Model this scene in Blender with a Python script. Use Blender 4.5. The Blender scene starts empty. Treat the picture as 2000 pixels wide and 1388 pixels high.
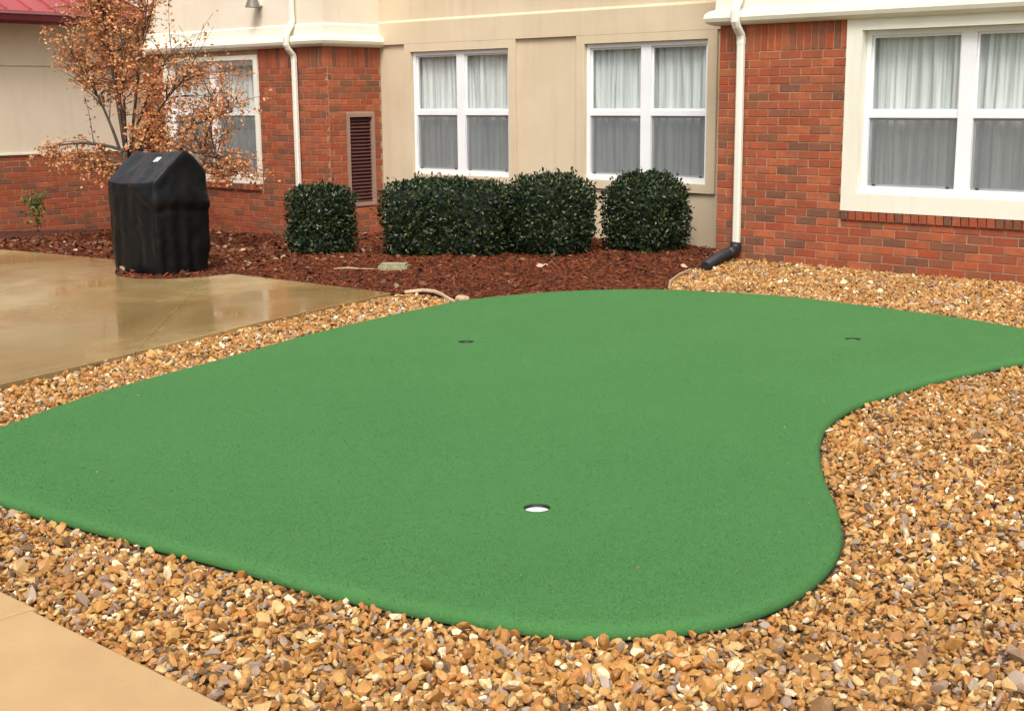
import bpy, bmesh, math, random
import numpy as np
from mathutils import Vector, Matrix, noise
from mathutils.geometry import delaunay_2d_cdt

SC = bpy.context.scene
COL = SC.collection
R = math.radians
rng = np.random.default_rng(7)
random.seed(7)

# ------------------------------------------------------------------ camera
FPX, PITCH, ROLL, YAW, HC = 2573.0, 0.19298661, -0.00822364, 0.73776507, 1.85
cam_d = bpy.data.cameras.new('camera')
cam_d.sensor_fit = 'HORIZONTAL'
cam_d.sensor_width = 36.0
cam_d.lens = 36.0 * FPX / 2000.0
cam_d.clip_start = 0.05
cam_d.clip_end = 2000
cam = bpy.data.objects.new('camera', cam_d)
COL.objects.link(cam)
fw = Vector((-math.sin(YAW) * math.cos(PITCH), math.cos(YAW) * math.cos(PITCH), -math.sin(PITCH)))
rt = Vector((math.cos(YAW), math.sin(YAW), 0)); up = rt.cross(fw)
c_, s_ = math.cos(ROLL), math.sin(ROLL)
rt2 = c_ * rt + s_ * up; up2 = -s_ * rt + c_ * up
M = Matrix((rt2, up2, -fw)).transposed().to_4x4()
M.translation = Vector((0, 0, HC))
cam.matrix_world = M
SC.camera = cam

# ------------------------------------------------------------------ sky, sun, exposure (soft overcast after rain)
SUN_EL, SUN_AZ = R(53), R(142)      # direction the light comes FROM, azimuth clockwise from +Y
world = bpy.data.worlds.new('World'); SC.world = world
world.use_nodes = True
wn = world.node_tree; wn.nodes.clear()
w_out = wn.nodes.new('ShaderNodeOutputWorld'); w_bg = wn.nodes.new('ShaderNodeBackground')
w_hs = wn.nodes.new('ShaderNodeHueSaturation'); sky = wn.nodes.new('ShaderNodeTexSky')
sky.sky_type = 'NISHITA'; sky.sun_disc = False
sky.sun_elevation = SUN_EL; sky.sun_rotation = SUN_AZ
sky.air_density = 1.0; sky.dust_density = 6.0; sky.ozone_density = 0.6
w_hs.inputs['Saturation'].default_value = 0.12
w_bg.inputs['Strength'].default_value = 0.11
wn.links.new(sky.outputs[0], w_hs.inputs['Color']); wn.links.new(w_hs.outputs[0], w_bg.inputs[0]); wn.links.new(w_bg.outputs[0], w_out.inputs[0])
sun_d = bpy.data.lights.new('sun', 'SUN'); sun_d.energy = 1.5; sun_d.angle = R(22); sun_d.color = (1.0, 0.95, 0.87)
sun = bpy.data.objects.new('sun', sun_d); COL.objects.link(sun)
sd = Vector((math.sin(SUN_AZ) * math.cos(SUN_EL), math.cos(SUN_AZ) * math.cos(SUN_EL), math.sin(SUN_EL)))
sun.rotation_euler = sd.to_track_quat('Z', 'Y').to_euler()
sun.location = (0, 0, 20)
SC.view_settings.view_transform = 'Standard'; SC.view_settings.look = 'None'
SC.view_settings.exposure = 0.66; SC.view_settings.gamma = 1.0
SC.view_settings.use_curve_mapping = False

# ------------------------------------------------------------------ materials
MATS = {}
def lin(r, g, b):
    f = lambda c: (c / 255 / 12.92) if c / 255 <= 0.04045 else ((c / 255 + 0.055) / 1.055) ** 2.4
    return (f(r), f(g), f(b))

class NT:
    def __init__(s, name):
        s.m = bpy.data.materials.new(name); s.m.use_nodes = True
        s.t = s.m.node_tree; s.t.nodes.clear()
        s.out = s.n('ShaderNodeOutputMaterial'); s.p = s.n('ShaderNodeBsdfPrincipled')
        s.l(s.p.outputs[0], s.out.inputs[0]); MATS[name] = s.m
    def n(s, k, **kw):
        x = s.t.nodes.new(k)
        for a, b in kw.items(): setattr(x, a, b)
        return x
    def l(s, a, b): s.t.links.new(a, b)
    def pos(s): return s.n('ShaderNodeNewGeometry').outputs['Position']
    def noise(s, scale, detail=4, rough=0.55, vec=None, dist=0.0):
        x = s.n('ShaderNodeTexNoise'); x.inputs['Scale'].default_value = scale; x.inputs['Detail'].default_value = detail
        x.inputs['Roughness'].default_value = rough; x.inputs['Distortion'].default_value = dist
        s.l(vec if vec is not None else s.pos(), x.inputs['Vector']); return x.outputs['Fac']
    def mapped(s, scale):
        x = s.n('ShaderNodeMapping'); x.inputs['Scale'].default_value = scale; s.l(s.pos(), x.inputs['Vector']); return x.outputs[0]
    def ramp(s, fac, stops, interp='LINEAR'):
        x = s.n('ShaderNodeValToRGB'); e = x.color_ramp.elements; x.color_ramp.interpolation = interp
        while len(e) < len(stops): e.new(0.5)
        for el, (p, c) in zip(e, stops): el.position = p; el.color = (*c, 1) if len(c) == 3 else c
        s.l(fac, x.inputs[0]); return x.outputs[0]
    def mix(s, fac, a, b, mode='MIX'):
        x = s.n('ShaderNodeMix', data_type='RGBA', blend_type=mode)
        for v, k in ((fac, 0), (a, 6), (b, 7)):
            if hasattr(v, 'links'): s.l(v, x.inputs[k])
            elif k == 0: x.inputs[0].default_value = v
            else: x.inputs[k].default_value = (*v, 1)
        return x.outputs[2]
    def vrange(s, fac, a, b, c, d):
        x = s.n('ShaderNodeMapRange'); s.l(fac, x.inputs[0])
        for i, v in enumerate((a, b, c, d)): x.inputs[i + 1].default_value = v
        return x.outputs[0]
    def math(s, op, a, b):
        x = s.n('ShaderNodeMath', operation=op)
        for i, v in enumerate((a, b)):
            if hasattr(v, 'links'): s.l(v, x.inputs[i])
            else: x.inputs[i].default_value = v
        return x.outputs[0]
    def bump(s, h, strength=0.3, dist=0.01):
        x = s.n('ShaderNodeBump'); x.inputs['Strength'].default_value = strength; x.inputs['Distance'].default_value = dist
        s.l(h, x.inputs['Height']); s.l(x.outputs[0], s.p.inputs['Normal'])
    def col(s, c):
        if hasattr(c, 'links'): s.l(c, s.p.inputs['Base Color'])
        else: s.p.inputs['Base Color'].default_value = (*c, 1)
    def rough(s, v):
        if hasattr(v, 'links'): s.l(v, s.p.inputs['Roughness'])
        else: s.p.inputs['Roughness'].default_value = v
    def spec(s, v): s.p.inputs['Specular IOR Level'].default_value = v

def m_brick(name, island):
    t = NT(name)
    rnd = t.n('ShaderNodeNewGeometry').outputs['Random Per Island'] if island else t.n('ShaderNodeObjectInfo').outputs['Random']
    c = t.ramp(rnd, [(0, (0.40, 0.078, 0.028)), (0.18, (0.46, 0.112, 0.040)), (0.34, (0.33, 0.072, 0.030)), (0.46, (0.50, 0.145, 0.055)),
                     (0.58, (0.40, 0.100, 0.040)), (0.66, (0.27, 0.100, 0.048)), (0.76, (0.185, 0.092, 0.048)), (0.87, (0.120, 0.076, 0.048)), (0.95, (0.42, 0.090, 0.034))], 'CONSTANT')
    nz = t.noise(14, 5, 0.65)
    c = t.mix(t.vrange(nz, 0.42, 0.62, 0, 0.42), c, (0.16, 0.085, 0.055))
    c = t.mix(t.vrange(t.noise(4.5, 4, 0.7), 0.46, 0.62, 0, 0.50), c, (0.20, 0.085, 0.048))
    c = t.mix(t.vrange(t.noise(38, 3, 0.7), 0.52, 0.68, 0, 0.45), c, (0.52, 0.17, 0.075))
    c = t.mix(t.vrange(t.noise(3.1, 4, 0.6), 0.40, 0.66, 0.0, 0.18), c, (0.42, 0.19, 0.11))
    c = t.mix(t.vrange(t.noise(90, 3, 0.6), 0.3, 0.7, 0.0, 0.35), c, (0.23, 0.070, 0.036))
    c = t.mix(1.0, c, (0.97, 0.91, 0.94), 'MULTIPLY')
    t.col(c); t.rough(0.9); t.spec(0.15); t.bump(t.noise(120, 4, 0.6), 0.5, 0.004)
m_brick('brick', False); m_brick('brick_island', True)

t = NT('mortar'); t.col(t.ramp(t.noise(8, 5), [(0.3, (0.34, 0.21, 0.125)), (0.7, (0.47, 0.31, 0.195))])); t.rough(0.95); t.bump(t.noise(150, 3), 0.6, 0.003)

def m_stucco(name, a, b, streak=0.10):
    t = NT(name)
    c = t.ramp(t.noise(1.3, 5, 0.6), [(0.3, a), (0.7, b)])
    st = t.noise(1.0, 5, 0.65, t.mapped((5.0, 5.0, 0.45)))
    c = t.mix(t.vrange(st, 0.52, 0.75, 0, streak), c, tuple(v * 0.55 for v in a))
    t.col(c); t.rough(0.9); t.spec(0.2); t.bump(t.noise(170, 4, 0.7), 0.35, 0.004)
m_stucco('stucco_tan', (0.60, 0.48, 0.325), (0.67, 0.545, 0.385), 0.22)
m_stucco('stucco_cream', (0.72, 0.63, 0.49), (0.78, 0.70, 0.57), 0.10)
m_stucco('stucco_tan_lit', (0.66, 0.56, 0.42), (0.72, 0.62, 0.48), 0.15)  # tan stucco lightened; painted-in light for the wall under the eave
m_stucco('trim_cream', (0.77, 0.73, 0.60), (0.82, 0.79, 0.67), 0.16)
t = NT('white_vinyl'); t.col(t.ramp(t.noise(3, 3), [(0.3, (0.80, 0.80, 0.81)), (0.7, (0.86, 0.86, 0.86))])); t.rough(0.35)
t = NT('downspout_paint'); t.col(t.ramp(t.noise(2.5, 4, 0.6, t.mapped((3, 3, 0.7))), [(0.3, (0.76, 0.72, 0.60)), (0.7, (0.83, 0.80, 0.70))])); t.rough(0.4)
t = NT('dark_latch'); t.col((0.02, 0.02, 0.02)); t.rough(0.5)

t = NT('glass')
tr = t.n('ShaderNodeBsdfTransparent'); gl = t.n('ShaderNodeBsdfGlossy'); gl.inputs['Roughness'].default_value = 0.02
fr = t.n('ShaderNodeLayerWeight'); fr.inputs['Blend'].default_value = 0.5
tr.inputs[0].default_value = (0.93, 0.95, 0.94, 1)
mx = t.n('ShaderNodeMixShader'); t.l(t.math('ADD', t.math('MULTIPLY', t.math('POWER', fr.outputs['Facing'], 4.0), 0.8), 0.045), mx.inputs[0]); t.l(tr.outputs[0], mx.inputs[1]); t.l(gl.outputs[0], mx.inputs[2]); t.l(mx.outputs[0], t.out.inputs[0])

t = NT('insect_screen')
tr = t.n('ShaderNodeBsdfTransparent'); df = t.n('ShaderNodeBsdfDiffuse'); df.inputs[0].default_value = (0.22, 0.23, 0.235, 1)
mx = t.n('ShaderNodeMixShader'); mx.inputs[0].default_value = 0.36
t.l(tr.outputs[0], mx.inputs[1]); t.l(df.outputs[0], mx.inputs[2]); t.l(mx.outputs[0], t.out.inputs[0])

t = NT('curtain')
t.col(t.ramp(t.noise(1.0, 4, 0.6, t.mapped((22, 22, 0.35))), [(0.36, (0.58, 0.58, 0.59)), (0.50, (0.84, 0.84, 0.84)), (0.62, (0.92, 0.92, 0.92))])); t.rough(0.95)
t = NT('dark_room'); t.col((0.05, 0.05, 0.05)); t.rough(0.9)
t = NT('vent_paint'); t.col(t.ramp(t.noise(6, 4), [(0.3, (0.085, 0.030, 0.026)), (0.7, (0.13, 0.045, 0.038))])); t.rough(0.55)
t = NT('vent_frame'); t.col((0.32, 0.20, 0.155)); t.rough(0.6)

t = NT('turf')
n1 = t.noise(1.1, 4, 0.6); n2 = t.noise(26, 5, 0.75); n3 = t.noise(230, 3, 0.7)
c = t.ramp(n1, [(0.3, (0.056, 0.168, 0.050)), (0.7, (0.064, 0.184, 0.056))])
c = t.mix(t.vrange(n2, 0.38, 0.66, 0, 0.55), c, (0.048, 0.150, 0.044))
c = t.mix(t.vrange(n3, 0.50, 0.72, 0, 0.75), c, (0.105, 0.275, 0.090))
t.col(c); t.rough(0.9); t.spec(0.15)
t.bump(t.math('ADD', n3, t.math('MULTIPLY', n2, 0.8)), 0.55, 0.006)

t = NT('turf_fibre')
rnd = t.n('ShaderNodeNewGeometry').outputs['Random Per Island']
c = t.ramp(rnd, [(0, (0.052, 0.155, 0.050)), (0.55, (0.068, 0.192, 0.063)), (0.93, (0.085, 0.228, 0.080)), (1.0, (0.17, 0.34, 0.15))])
c = t.mix(t.vrange(t.noise(1.6, 5, 0.65), 0.40, 0.68, 0, 0.32), c, (0.048, 0.150, 0.052)); t.col(c); t.rough(0.6); t.spec(0.2)
def m_concrete_wet():
    t = NT('wet_concrete')
    n1 = t.noise(0.55, 5, 0.6, None, 0.6); n2 = t.noise(2.6, 6, 0.65); n3 = t.noise(60, 4)
    c = t.ramp(n1, [(0.32, (0.215, 0.135, 0.048)), (0.50, (0.31, 0.212, 0.085)), (0.68, (0.46, 0.345, 0.165))])
    c = t.mix(t.vrange(n2, 0.42, 0.66, 0, 0.45), c, (0.32, 0.165, 0.055))
    c = t.mix(t.vrange(n3, 0.4, 0.7, 0, 0.2), c, (0.14, 0.09, 0.05))
    t.col(c)
    t.rough(t.vrange(t.noise(0.8, 4, 0.6, None, 0.4), 0.40, 0.64, 0.05, 0.26)); t.spec(0.65)
    t.bump(t.noise(5, 4, 0.5), 0.10, 0.006)
m_concrete_wet()
t = NT('dry_concrete')
c = t.ramp(t.noise(1.6, 5, 0.65), [(0.3, (0.43, 0.265, 0.12)), (0.7, (0.52, 0.335, 0.16))])
c = t.mix(t.vrange(t.noise(120, 4, 0.7), 0.45, 0.75, 0, 0.35), c, (0.36, 0.24, 0.13))
t.col(c); t.rough(0.75); t.bump(t.noise(160, 4, 0.7), 0.35, 0.003)

t = NT('gravel_gap_shade'); t.col(t.ramp(t.noise(45, 4), [(0.3, (0.05, 0.028, 0.014)), (0.7, (0.16, 0.095, 0.045))])); t.rough(0.9); t.bump(t.noise(45, 3), 1.0, 0.02)  # darker brown base, painted as shade in the gaps between stones
t = NT('gravel_stone')
rnd = t.n('ShaderNodeNewGeometry').outputs['Random Per Island']
c = t.ramp(rnd, [(0, (0.44, 0.225, 0.075)), (0.15, (0.52, 0.285, 0.105)), (0.29, (0.37, 0.175, 0.062)), (0.40, (0.58, 0.375, 0.175)), (0.51, (0.47, 0.25, 0.10)),
                 (0.60, (0.66, 0.50, 0.31)), (0.69, (0.20, 0.115, 0.070)), (0.75, (0.34, 0.27, 0.31)), (0.81, (0.50, 0.215, 0.07)), (0.87, (0.86, 0.78, 0.74)), (0.91, (0.10, 0.065, 0.055)), (0.955, (0.95, 0.95, 1.0)), (0.975, (0.40, 0.37, 0.44))], 'CONSTANT')
c = t.mix(t.vrange(t.noise(38, 4, 0.65), 0.42, 0.70, 0, 0.30), c, (0.40, 0.205, 0.085))
c = t.mix(t.vrange(t.noise(150, 4, 0.7), 0.45, 0.75, 0, 0.25), c, (0.62, 0.46, 0.28))
c = t.mix(t.vrange(t.noise(0.9, 3, 0.6), 0.46, 0.70, 0, 0.35), c, (0.30, 0.165, 0.085))
c = t.mix(1.0, c, (0.88, 0.785, 0.53), 'MULTIPLY')
t.col(c); t.rough(t.vrange(rnd, 0, 1, 0.38, 0.72)); t.spec(0.4); t.bump(t.noise(180, 3), 0.4, 0.003)

t = NT('mulch_soil'); t.col(t.ramp(t.noise(30, 5, 0.7), [(0.3, (0.045, 0.012, 0.008)), (0.7, (0.135, 0.036, 0.020))])); t.rough(0.95); t.bump(t.noise(50, 4, 0.7), 1.0, 0.03)
t = NT('mulch_chip')
rnd = t.n('ShaderNodeNewGeometry').outputs['Random Per Island']
t.col(t.ramp(rnd, [(0, (0.090, 0.024, 0.010)), (0.25, (0.155, 0.039, 0.014)), (0.45, (0.055, 0.016, 0.008)), (0.62, (0.21, 0.056, 0.020)), (0.80, (0.13, 0.040, 0.017)), (0.96, (0.25, 0.10, 0.05))], 'CONSTANT')); t.rough(0.95); t.spec(0.12)
t = NT('fallen_leaf')
rnd = t.n('ShaderNodeNewGeometry').outputs['Random Per Island']
t.col(t.ramp(rnd, [(0, (0.10, 0.036, 0.018)), (0.40, (0.17, 0.066, 0.032)), (0.66, (0.26, 0.135, 0.075)), (0.78, (0.07, 0.026, 0.017)), (0.95, (0.46, 0.34, 0.23))], 'CONSTANT')); t.rough(0.75); t.spec(0.2)
def m_leaf(name, stops, rough, spec, trans):
    t = NT(name)
    rnd = t.n('ShaderNodeNewGeometry').outputs['Random Per Island']
    t.col(t.ramp(rnd, stops)); t.rough(rough); t.spec(spec)
    if trans:
        x = t.n('ShaderNodeBsdfTranslucent'); mx = t.n('ShaderNodeMixShader'); mx.inputs[0].default_value = trans
        cc = [n for n in t.t.nodes if n.type == 'VALTORGB'][0].outputs[0]
        t.l(cc, x.inputs[0]); t.l(t.p.outputs[0], mx.inputs[1]); t.l(x.outputs[0], mx.inputs[2]); t.l(mx.outputs[0], t.out.inputs[0])
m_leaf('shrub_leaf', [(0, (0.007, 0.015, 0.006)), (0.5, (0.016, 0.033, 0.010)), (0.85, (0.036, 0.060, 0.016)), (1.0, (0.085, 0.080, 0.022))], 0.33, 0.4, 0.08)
m_leaf('autumn_leaf', [(0, (0.44, 0.14, 0.045)), (0.3, (0.76, 0.36, 0.14)), (0.55, (0.62, 0.24, 0.095)), (0.75, (0.84, 0.53, 0.30)), (0.9, (0.34, 0.21, 0.06)), (1.0, (0.26, 0.06, 0.03))], 0.5, 0.3, 0.3)
m_leaf('russet_leaf', [(0, (0.20, 0.045, 0.02)), (0.4, (0.34, 0.09, 0.035)), (0.7, (0.26, 0.12, 0.06)), (1.0, (0.42, 0.19, 0.09))], 0.5, 0.3, 0.2)
m_leaf('sapling_leaf', [(0, (0.06, 0.10, 0.02)), (0.5, (0.12, 0.15, 0.03)), (1.0, (0.24, 0.20, 0.05))], 0.5, 0.3, 0.25)
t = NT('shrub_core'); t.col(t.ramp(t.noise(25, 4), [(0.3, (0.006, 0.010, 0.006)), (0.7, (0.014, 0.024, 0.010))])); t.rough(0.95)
t = NT('bark'); t.col(t.ramp(t.noise(22, 5, 0.65, t.mapped((1, 1, 0.3))), [(0.3, (0.035, 0.022, 0.016)), (0.7, (0.11, 0.075, 0.055))])); t.rough(0.9); t.bump(t.noise(60, 4), 0.6, 0.01)

t = NT('cover_fabric')
t.col(t.ramp(t.noise(4, 5, 0.6), [(0.3, (0.003, 0.0035, 0.0042)), (0.7, (0.006, 0.0068, 0.0078))])); t.rough(t.vrange(t.noise(3, 4), 0.3, 0.7, 0.32, 0.48)); t.spec(0.20)
t.bump(t.math('ADD', t.noise(9, 4, 0.55, None, 0.8), t.math('MULTIPLY', t.noise(300, 2), 0.02)), 0.30, 0.02)
t = NT('cover_top')
t.col((0.006, 0.0066, 0.0074)); t.rough(t.vrange(t.noise(5, 4), 0.3, 0.7, 0.24, 0.38)); t.spec(1.0); t.bump(t.noise(9, 4, 0.55, None, 0.8), 0.2, 0.02)
t = NT('white_tag'); t.col((0.82, 0.82, 0.80)); t.rough(0.5)
t = NT('black_rubber'); t.col((0.014, 0.014, 0.015)); t.rough(0.45)
def m_metal_roof():
    t = NT('red_metal')
    t.col(t.ramp(t.noise(1.2, 4), [(0.3, (0.30, 0.055, 0.058)), (0.7, (0.40, 0.085, 0.085))])); t.rough(0.36); t.spec(0.6)
m_metal_roof()
t = NT('maroon_paint'); t.col(t.ramp(t.noise(3, 3), [(0.3, (0.10, 0.010, 0.016)), (0.7, (0.15, 0.016, 0.022))])); t.rough(0.45)
t = NT('soffit_paint'); t.col((0.16, 0.045, 0.040)); t.rough(0.8)
t = NT('cup_white'); t.col((0.86, 0.86, 0.84)); t.rough(0.4)
t = NT('cup_shade'); t.col((0.005, 0.008, 0.005)); t.rough(0.6)  # cup walls and one floor painted black as shade inside the hole
t = NT('cup_green'); t.col((0.085, 0.22, 0.08)); t.rough(0.7)
t = NT('pale_stone'); t.col(t.ramp(t.noise(18, 5), [(0.3, (0.22, 0.20, 0.11)), (0.7, (0.36, 0.33, 0.20))])); t.rough(0.85); t.bump(t.noise(50, 4), 0.5, 0.01)
t = NT('pale_edging'); t.col(t.ramp(t.noise(9, 4), [(0.3, (0.42, 0.30, 0.18)), (0.7, (0.58, 0.44, 0.28))])); t.rough(0.6)
t = NT('stick_wood'); t.col(t.ramp(t.noise(30, 4), [(0.3, (0.30, 0.18, 0.10)), (0.7, (0.48, 0.33, 0.20))])); t.rough(0.8)
t = NT('lamp_metal'); t.col((0.16, 0.13, 0.11)); t.rough(0.45)
t = NT('earth'); t.col(t.ramp(t.noise(2, 5), [(0.3, (0.06, 0.055, 0.025)), (0.7, (0.12, 0.10, 0.05))])); t.rough(0.95)

# ------------------------------------------------------------------ helpers
def tag(o, label=None, cat=None, group=None, kind=None):
    if label: o['label'] = label
    if cat: o['category'] = cat
    if group: o['group'] = group
    if kind: o['kind'] = kind
    return o
def empty(name, loc, label, cat, group=None):
    o = bpy.data.objects.new(name, None); o.empty_display_size = 0.2; COL.objects.link(o); o.location = loc
    return tag(o, label, cat, group)
def wloc(o):
    v = Vector((0, 0, 0))
    while o: v += o.location; o = o.parent
    return v
def link(name, me, mat, parent=None, loc=None):
    """mesh verts in world space; origin moved to loc (default bbox bottom centre)"""
    o = bpy.data.objects.new(name, me); COL.objects.link(o)
    if mat and not me.materials: me.materials.append(MATS[mat])
    n = len(me.vertices)
    if n and loc is None:
        co = np.empty(n * 3, np.float32); me.vertices.foreach_get('co', co); co = co.reshape(-1, 3)
        loc = Vector(((co[:, 0].min() + co[:, 0].max()) / 2, (co[:, 1].min() + co[:, 1].max()) / 2, co[:, 2].min()))
        loc = Vector([float(v) for v in loc])
        co -= np.array(loc, np.float32); me.vertices.foreach_set('co', co.ravel()); me.update()
    if parent is not None:
        o.parent = parent; o.location = Vector(loc) - wloc(parent)
    else:
        o.location = loc
    return o
def np_mesh(name, V, F, smooth=False):
    V = np.asarray(V, np.float32).reshape(-1, 3); F = np.asarray(F, np.int32); k = F.shape[1]
    me = bpy.data.meshes.new(name)
    me.vertices.add(len(V)); me.vertices.foreach_set('co', V.ravel())
    me.loops.add(F.size); me.loops.foreach_set('vertex_index', F.ravel())
    me.polygons.add(len(F)); me.polygons.foreach_set('loop_start', np.arange(0, F.size, k, dtype=np.int32))
    me.polygons.foreach_set('loop_total', np.full(len(F), k, np.int32))
    me.polygons.foreach_set('use_smooth', np.full(len(F), smooth, bool))
    me.update(calc_edges=True); me.validate()
    return me
def bm_mesh(name, bm, smooth=False):
    bmesh.ops.recalc_face_normals(bm, faces=bm.faces[:])
    me = bpy.data.meshes.new(name); bm.to_mesh(me); bm.free()
    if smooth: me.polygons.foreach_set('use_smooth', np.ones(len(me.polygons), bool))
    return me
def bx(bm, x0, x1, y0, y1, z0, z1):
    vs = [bm.verts.new((x, y, z)) for z in (z0, z1) for x, y in ((x0, y0), (x1, y0), (x1, y1), (x0, y1))]
    for f in ((0, 3, 2, 1), (4, 5, 6, 7), (0, 1, 5, 4), (1, 2, 6, 5), (2, 3, 7, 6), (3, 0, 4, 7)): bm.faces.new([vs[i] for i in f])
    return vs
def box(name, x0, x1, y0, y1, z0, z1, mat, parent=None, bevel=0.0):
    bm = bmesh.new(); bx(bm, x0, x1, y0, y1, z0, z1)
    if bevel: bmesh.ops.bevel(bm, geom=bm.edges[:], offset=bevel, segments=2, profile=0.6, affect='EDGES')
    return link(name, bm_mesh(name, bm), mat, parent)
def slab_open(name, to3, u0, u1, v0, v1, holes, d0, d1, mat, parent=None):
    """slab in (u,v) with rectangular holes, depth d0 (front) .. d1 (back)"""
    us = sorted({u0, u1, *[h[0] for h in holes], *[h[1] for h in holes]}); us = [u for u in us if u0 <= u <= u1]
    vs = sorted({v0, v1, *[h[2] for h in holes], *[h[3] for h in holes]}); vs = [v for v in vs if v0 <= v <= v1]
    nu, nv = len(us) - 1, len(vs) - 1
    def solid(i, j):
        if not (0 <= i < nu and 0 <= j < nv): return False
        cu, cv = (us[i] + us[i + 1]) / 2, (vs[j] + vs[j + 1]) / 2
        return not any(h[0] < cu < h[1] and h[2] < cv < h[3] for h in holes)
    bm = bmesh.new(); cache = {}
    def V(i, j, d):
        k = (i, j, d)
        if k not in cache: cache[k] = bm.verts.new(to3(us[i], vs[j], d))
        return cache[k]
    for i in range(nu):
        for j in range(nv):
            if not solid(i, j): continue
            for d in (d0, d1): bm.faces.new([V(i, j, d), V(i + 1, j, d), V(i + 1, j + 1, d), V(i, j + 1, d)])
            for di, dj, a, b in ((-1, 0, (i, j), (i, j + 1)), (1, 0, (i + 1, j), (i + 1, j + 1)), (0, -1, (i, j), (i + 1, j)), (0, 1, (i, j + 1), (i + 1, j + 1))):
                if not solid(i + di, j + dj): bm.faces.new([V(*a, d0), V(*b, d0), V(*b, d1), V(*a, d1)])
    return link(name, bm_mesh(name, bm), mat, parent)
def tube(bm, pts, radii, seg=8, cap=True):
    rings = []
    n = len(pts); pts = [Vector(p) for p in pts]
    ref = None
    for i, p in enumerate(pts):
        d = (pts[min(i + 1, n - 1)] - pts[max(i - 1, 0)]).normalized()
        if ref is None: ref = d.orthogonal().normalized()
        ref = (ref - d * ref.dot(d)).normalized(); b = d.cross(ref)
        r = radii[i] if hasattr(radii, '__len__') else radii
        rings.append([bm.verts.new(p + (ref * math.cos(a) + b * math.sin(a)) * r) for a in [2 * math.pi * k / seg for k in range(seg)]])
    for a, b in zip(rings, rings[1:]):
        for k in range(seg): bm.faces.new([a[k], a[(k + 1) % seg], b[(k + 1) % seg], b[k]])
    if cap: bm.faces.new(rings[0][::-1]); bm.faces.new(rings[-1])
def rect_tube(bm, pts, w, d, wdir):
    """rectangular pipe along pts, w along wdir"""
    pts = [Vector(p) for p in pts]; n = len(pts); rings = []; wdir = Vector(wdir)
    for i, p in enumerate(pts):
        tdir = ((pts[min(i + 1, n - 1)] - p).normalized() + (p - pts[max(i - 1, 0)]).normalized()).normalized()
        nd = tdir.cross(wdir).normalized()
        c = 0.22
        prof = [(-.5, -.5 + c), (-.5 + c, -.5), (.5 - c, -.5), (.5, -.5 + c), (.5, .5 - c), (.5 - c, .5), (-.5 + c, .5), (-.5, .5 - c)]
        rings.append([bm.verts.new(p + wdir * (a * w) + nd * (b * d)) for a, b in prof])
    for a, b in zip(rings, rings[1:]):
        for k in range(8): bm.faces.new([a[k], a[(k + 1) % 8], b[(k + 1) % 8], b[k]])
    bm.faces.new(rings[0][::-1]); bm.faces.new(rings[-1])
def sweep_xy(name, path, prof, mat, parent):
    """profile (out, z) along an xy polyline, outward is to the right of travel"""
    bm = bmesh.new(); rings = []
    P = [Vector(p) for p in path]
    for i, p in enumerate(P):
        ns = []
        for a, b in ((i - 1, i), (i, i + 1)):
            if 0 <= a and b < len(P):
                d = (P[b] - P[a]).normalized(); ns.append(Vector((d.y, -d.x)))
        m = ns[0] if len(ns) == 1 else (ns[0] + ns[1]) / (1 + ns[0].dot(ns[1]))
        rings.append([bm.verts.new((p.x + m.x * o, p.y + m.y * o, z)) for o, z in prof])
    k = len(prof)
    for a, b in zip(rings, rings[1:]):
        for j in range(k): bm.faces.new([a[j], a[(j + 1) % k], b[(j + 1) % k], b[j]])
    bm.faces.new(rings[0][::-1]); bm.faces.new(rings[-1])
    return link(name, bm_mesh(name, bm), mat, parent)
def smoothstep(a, b, x):
    x = np.clip((x - a) / (b - a), 0, 1); return x * x * (3 - 2 * x)
def in_poly(P, poly):
    x, y = P[:, 0], P[:, 1]; ins = np.zeros(len(P), bool); n = len(poly)
    for i in range(n):
        x0, y0 = poly[i]; x1, y1 = poly[(i + 1) % n]
        c = (y0 > y) != (y1 > y)
        with np.errstate(divide='ignore', invalid='ignore'):
            ins ^= c & (x < (x1 - x0) * (y - y0) / (y1 - y0 + 1e-12) + x0)
    return ins
def poly_dist(P, poly):
    d = np.full(len(P), 1e9); n = len(poly); A = np.array(poly)
    for i in range(n):
        a, b = A[i], A[(i + 1) % n]; ab = b - a
        tt = np.clip(((P - a) @ ab) / (ab @ ab + 1e-12), 0, 1)
        d = np.minimum(d, np.linalg.norm(P - (a + tt[:, None] * ab), axis=1))
    return d
def catmull(pts, k=5):
    A = np.array(pts, float); n = len(A); out = []
    for i in range(n):
        p0, p1, p2, p3 = A[i - 1], A[i], A[(i + 1) % n], A[(i + 2) % n]
        for j in range(k):
            u = j / k
            out.append(0.5 * ((2 * p1) + (-p0 + p2) * u + (2 * p0 - 5 * p1 + 4 * p2 - p3) * u * u + (-p0 + 3 * p1 - 3 * p2 + p3) * u ** 3))
    return [tuple(p) for p in out]

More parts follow.
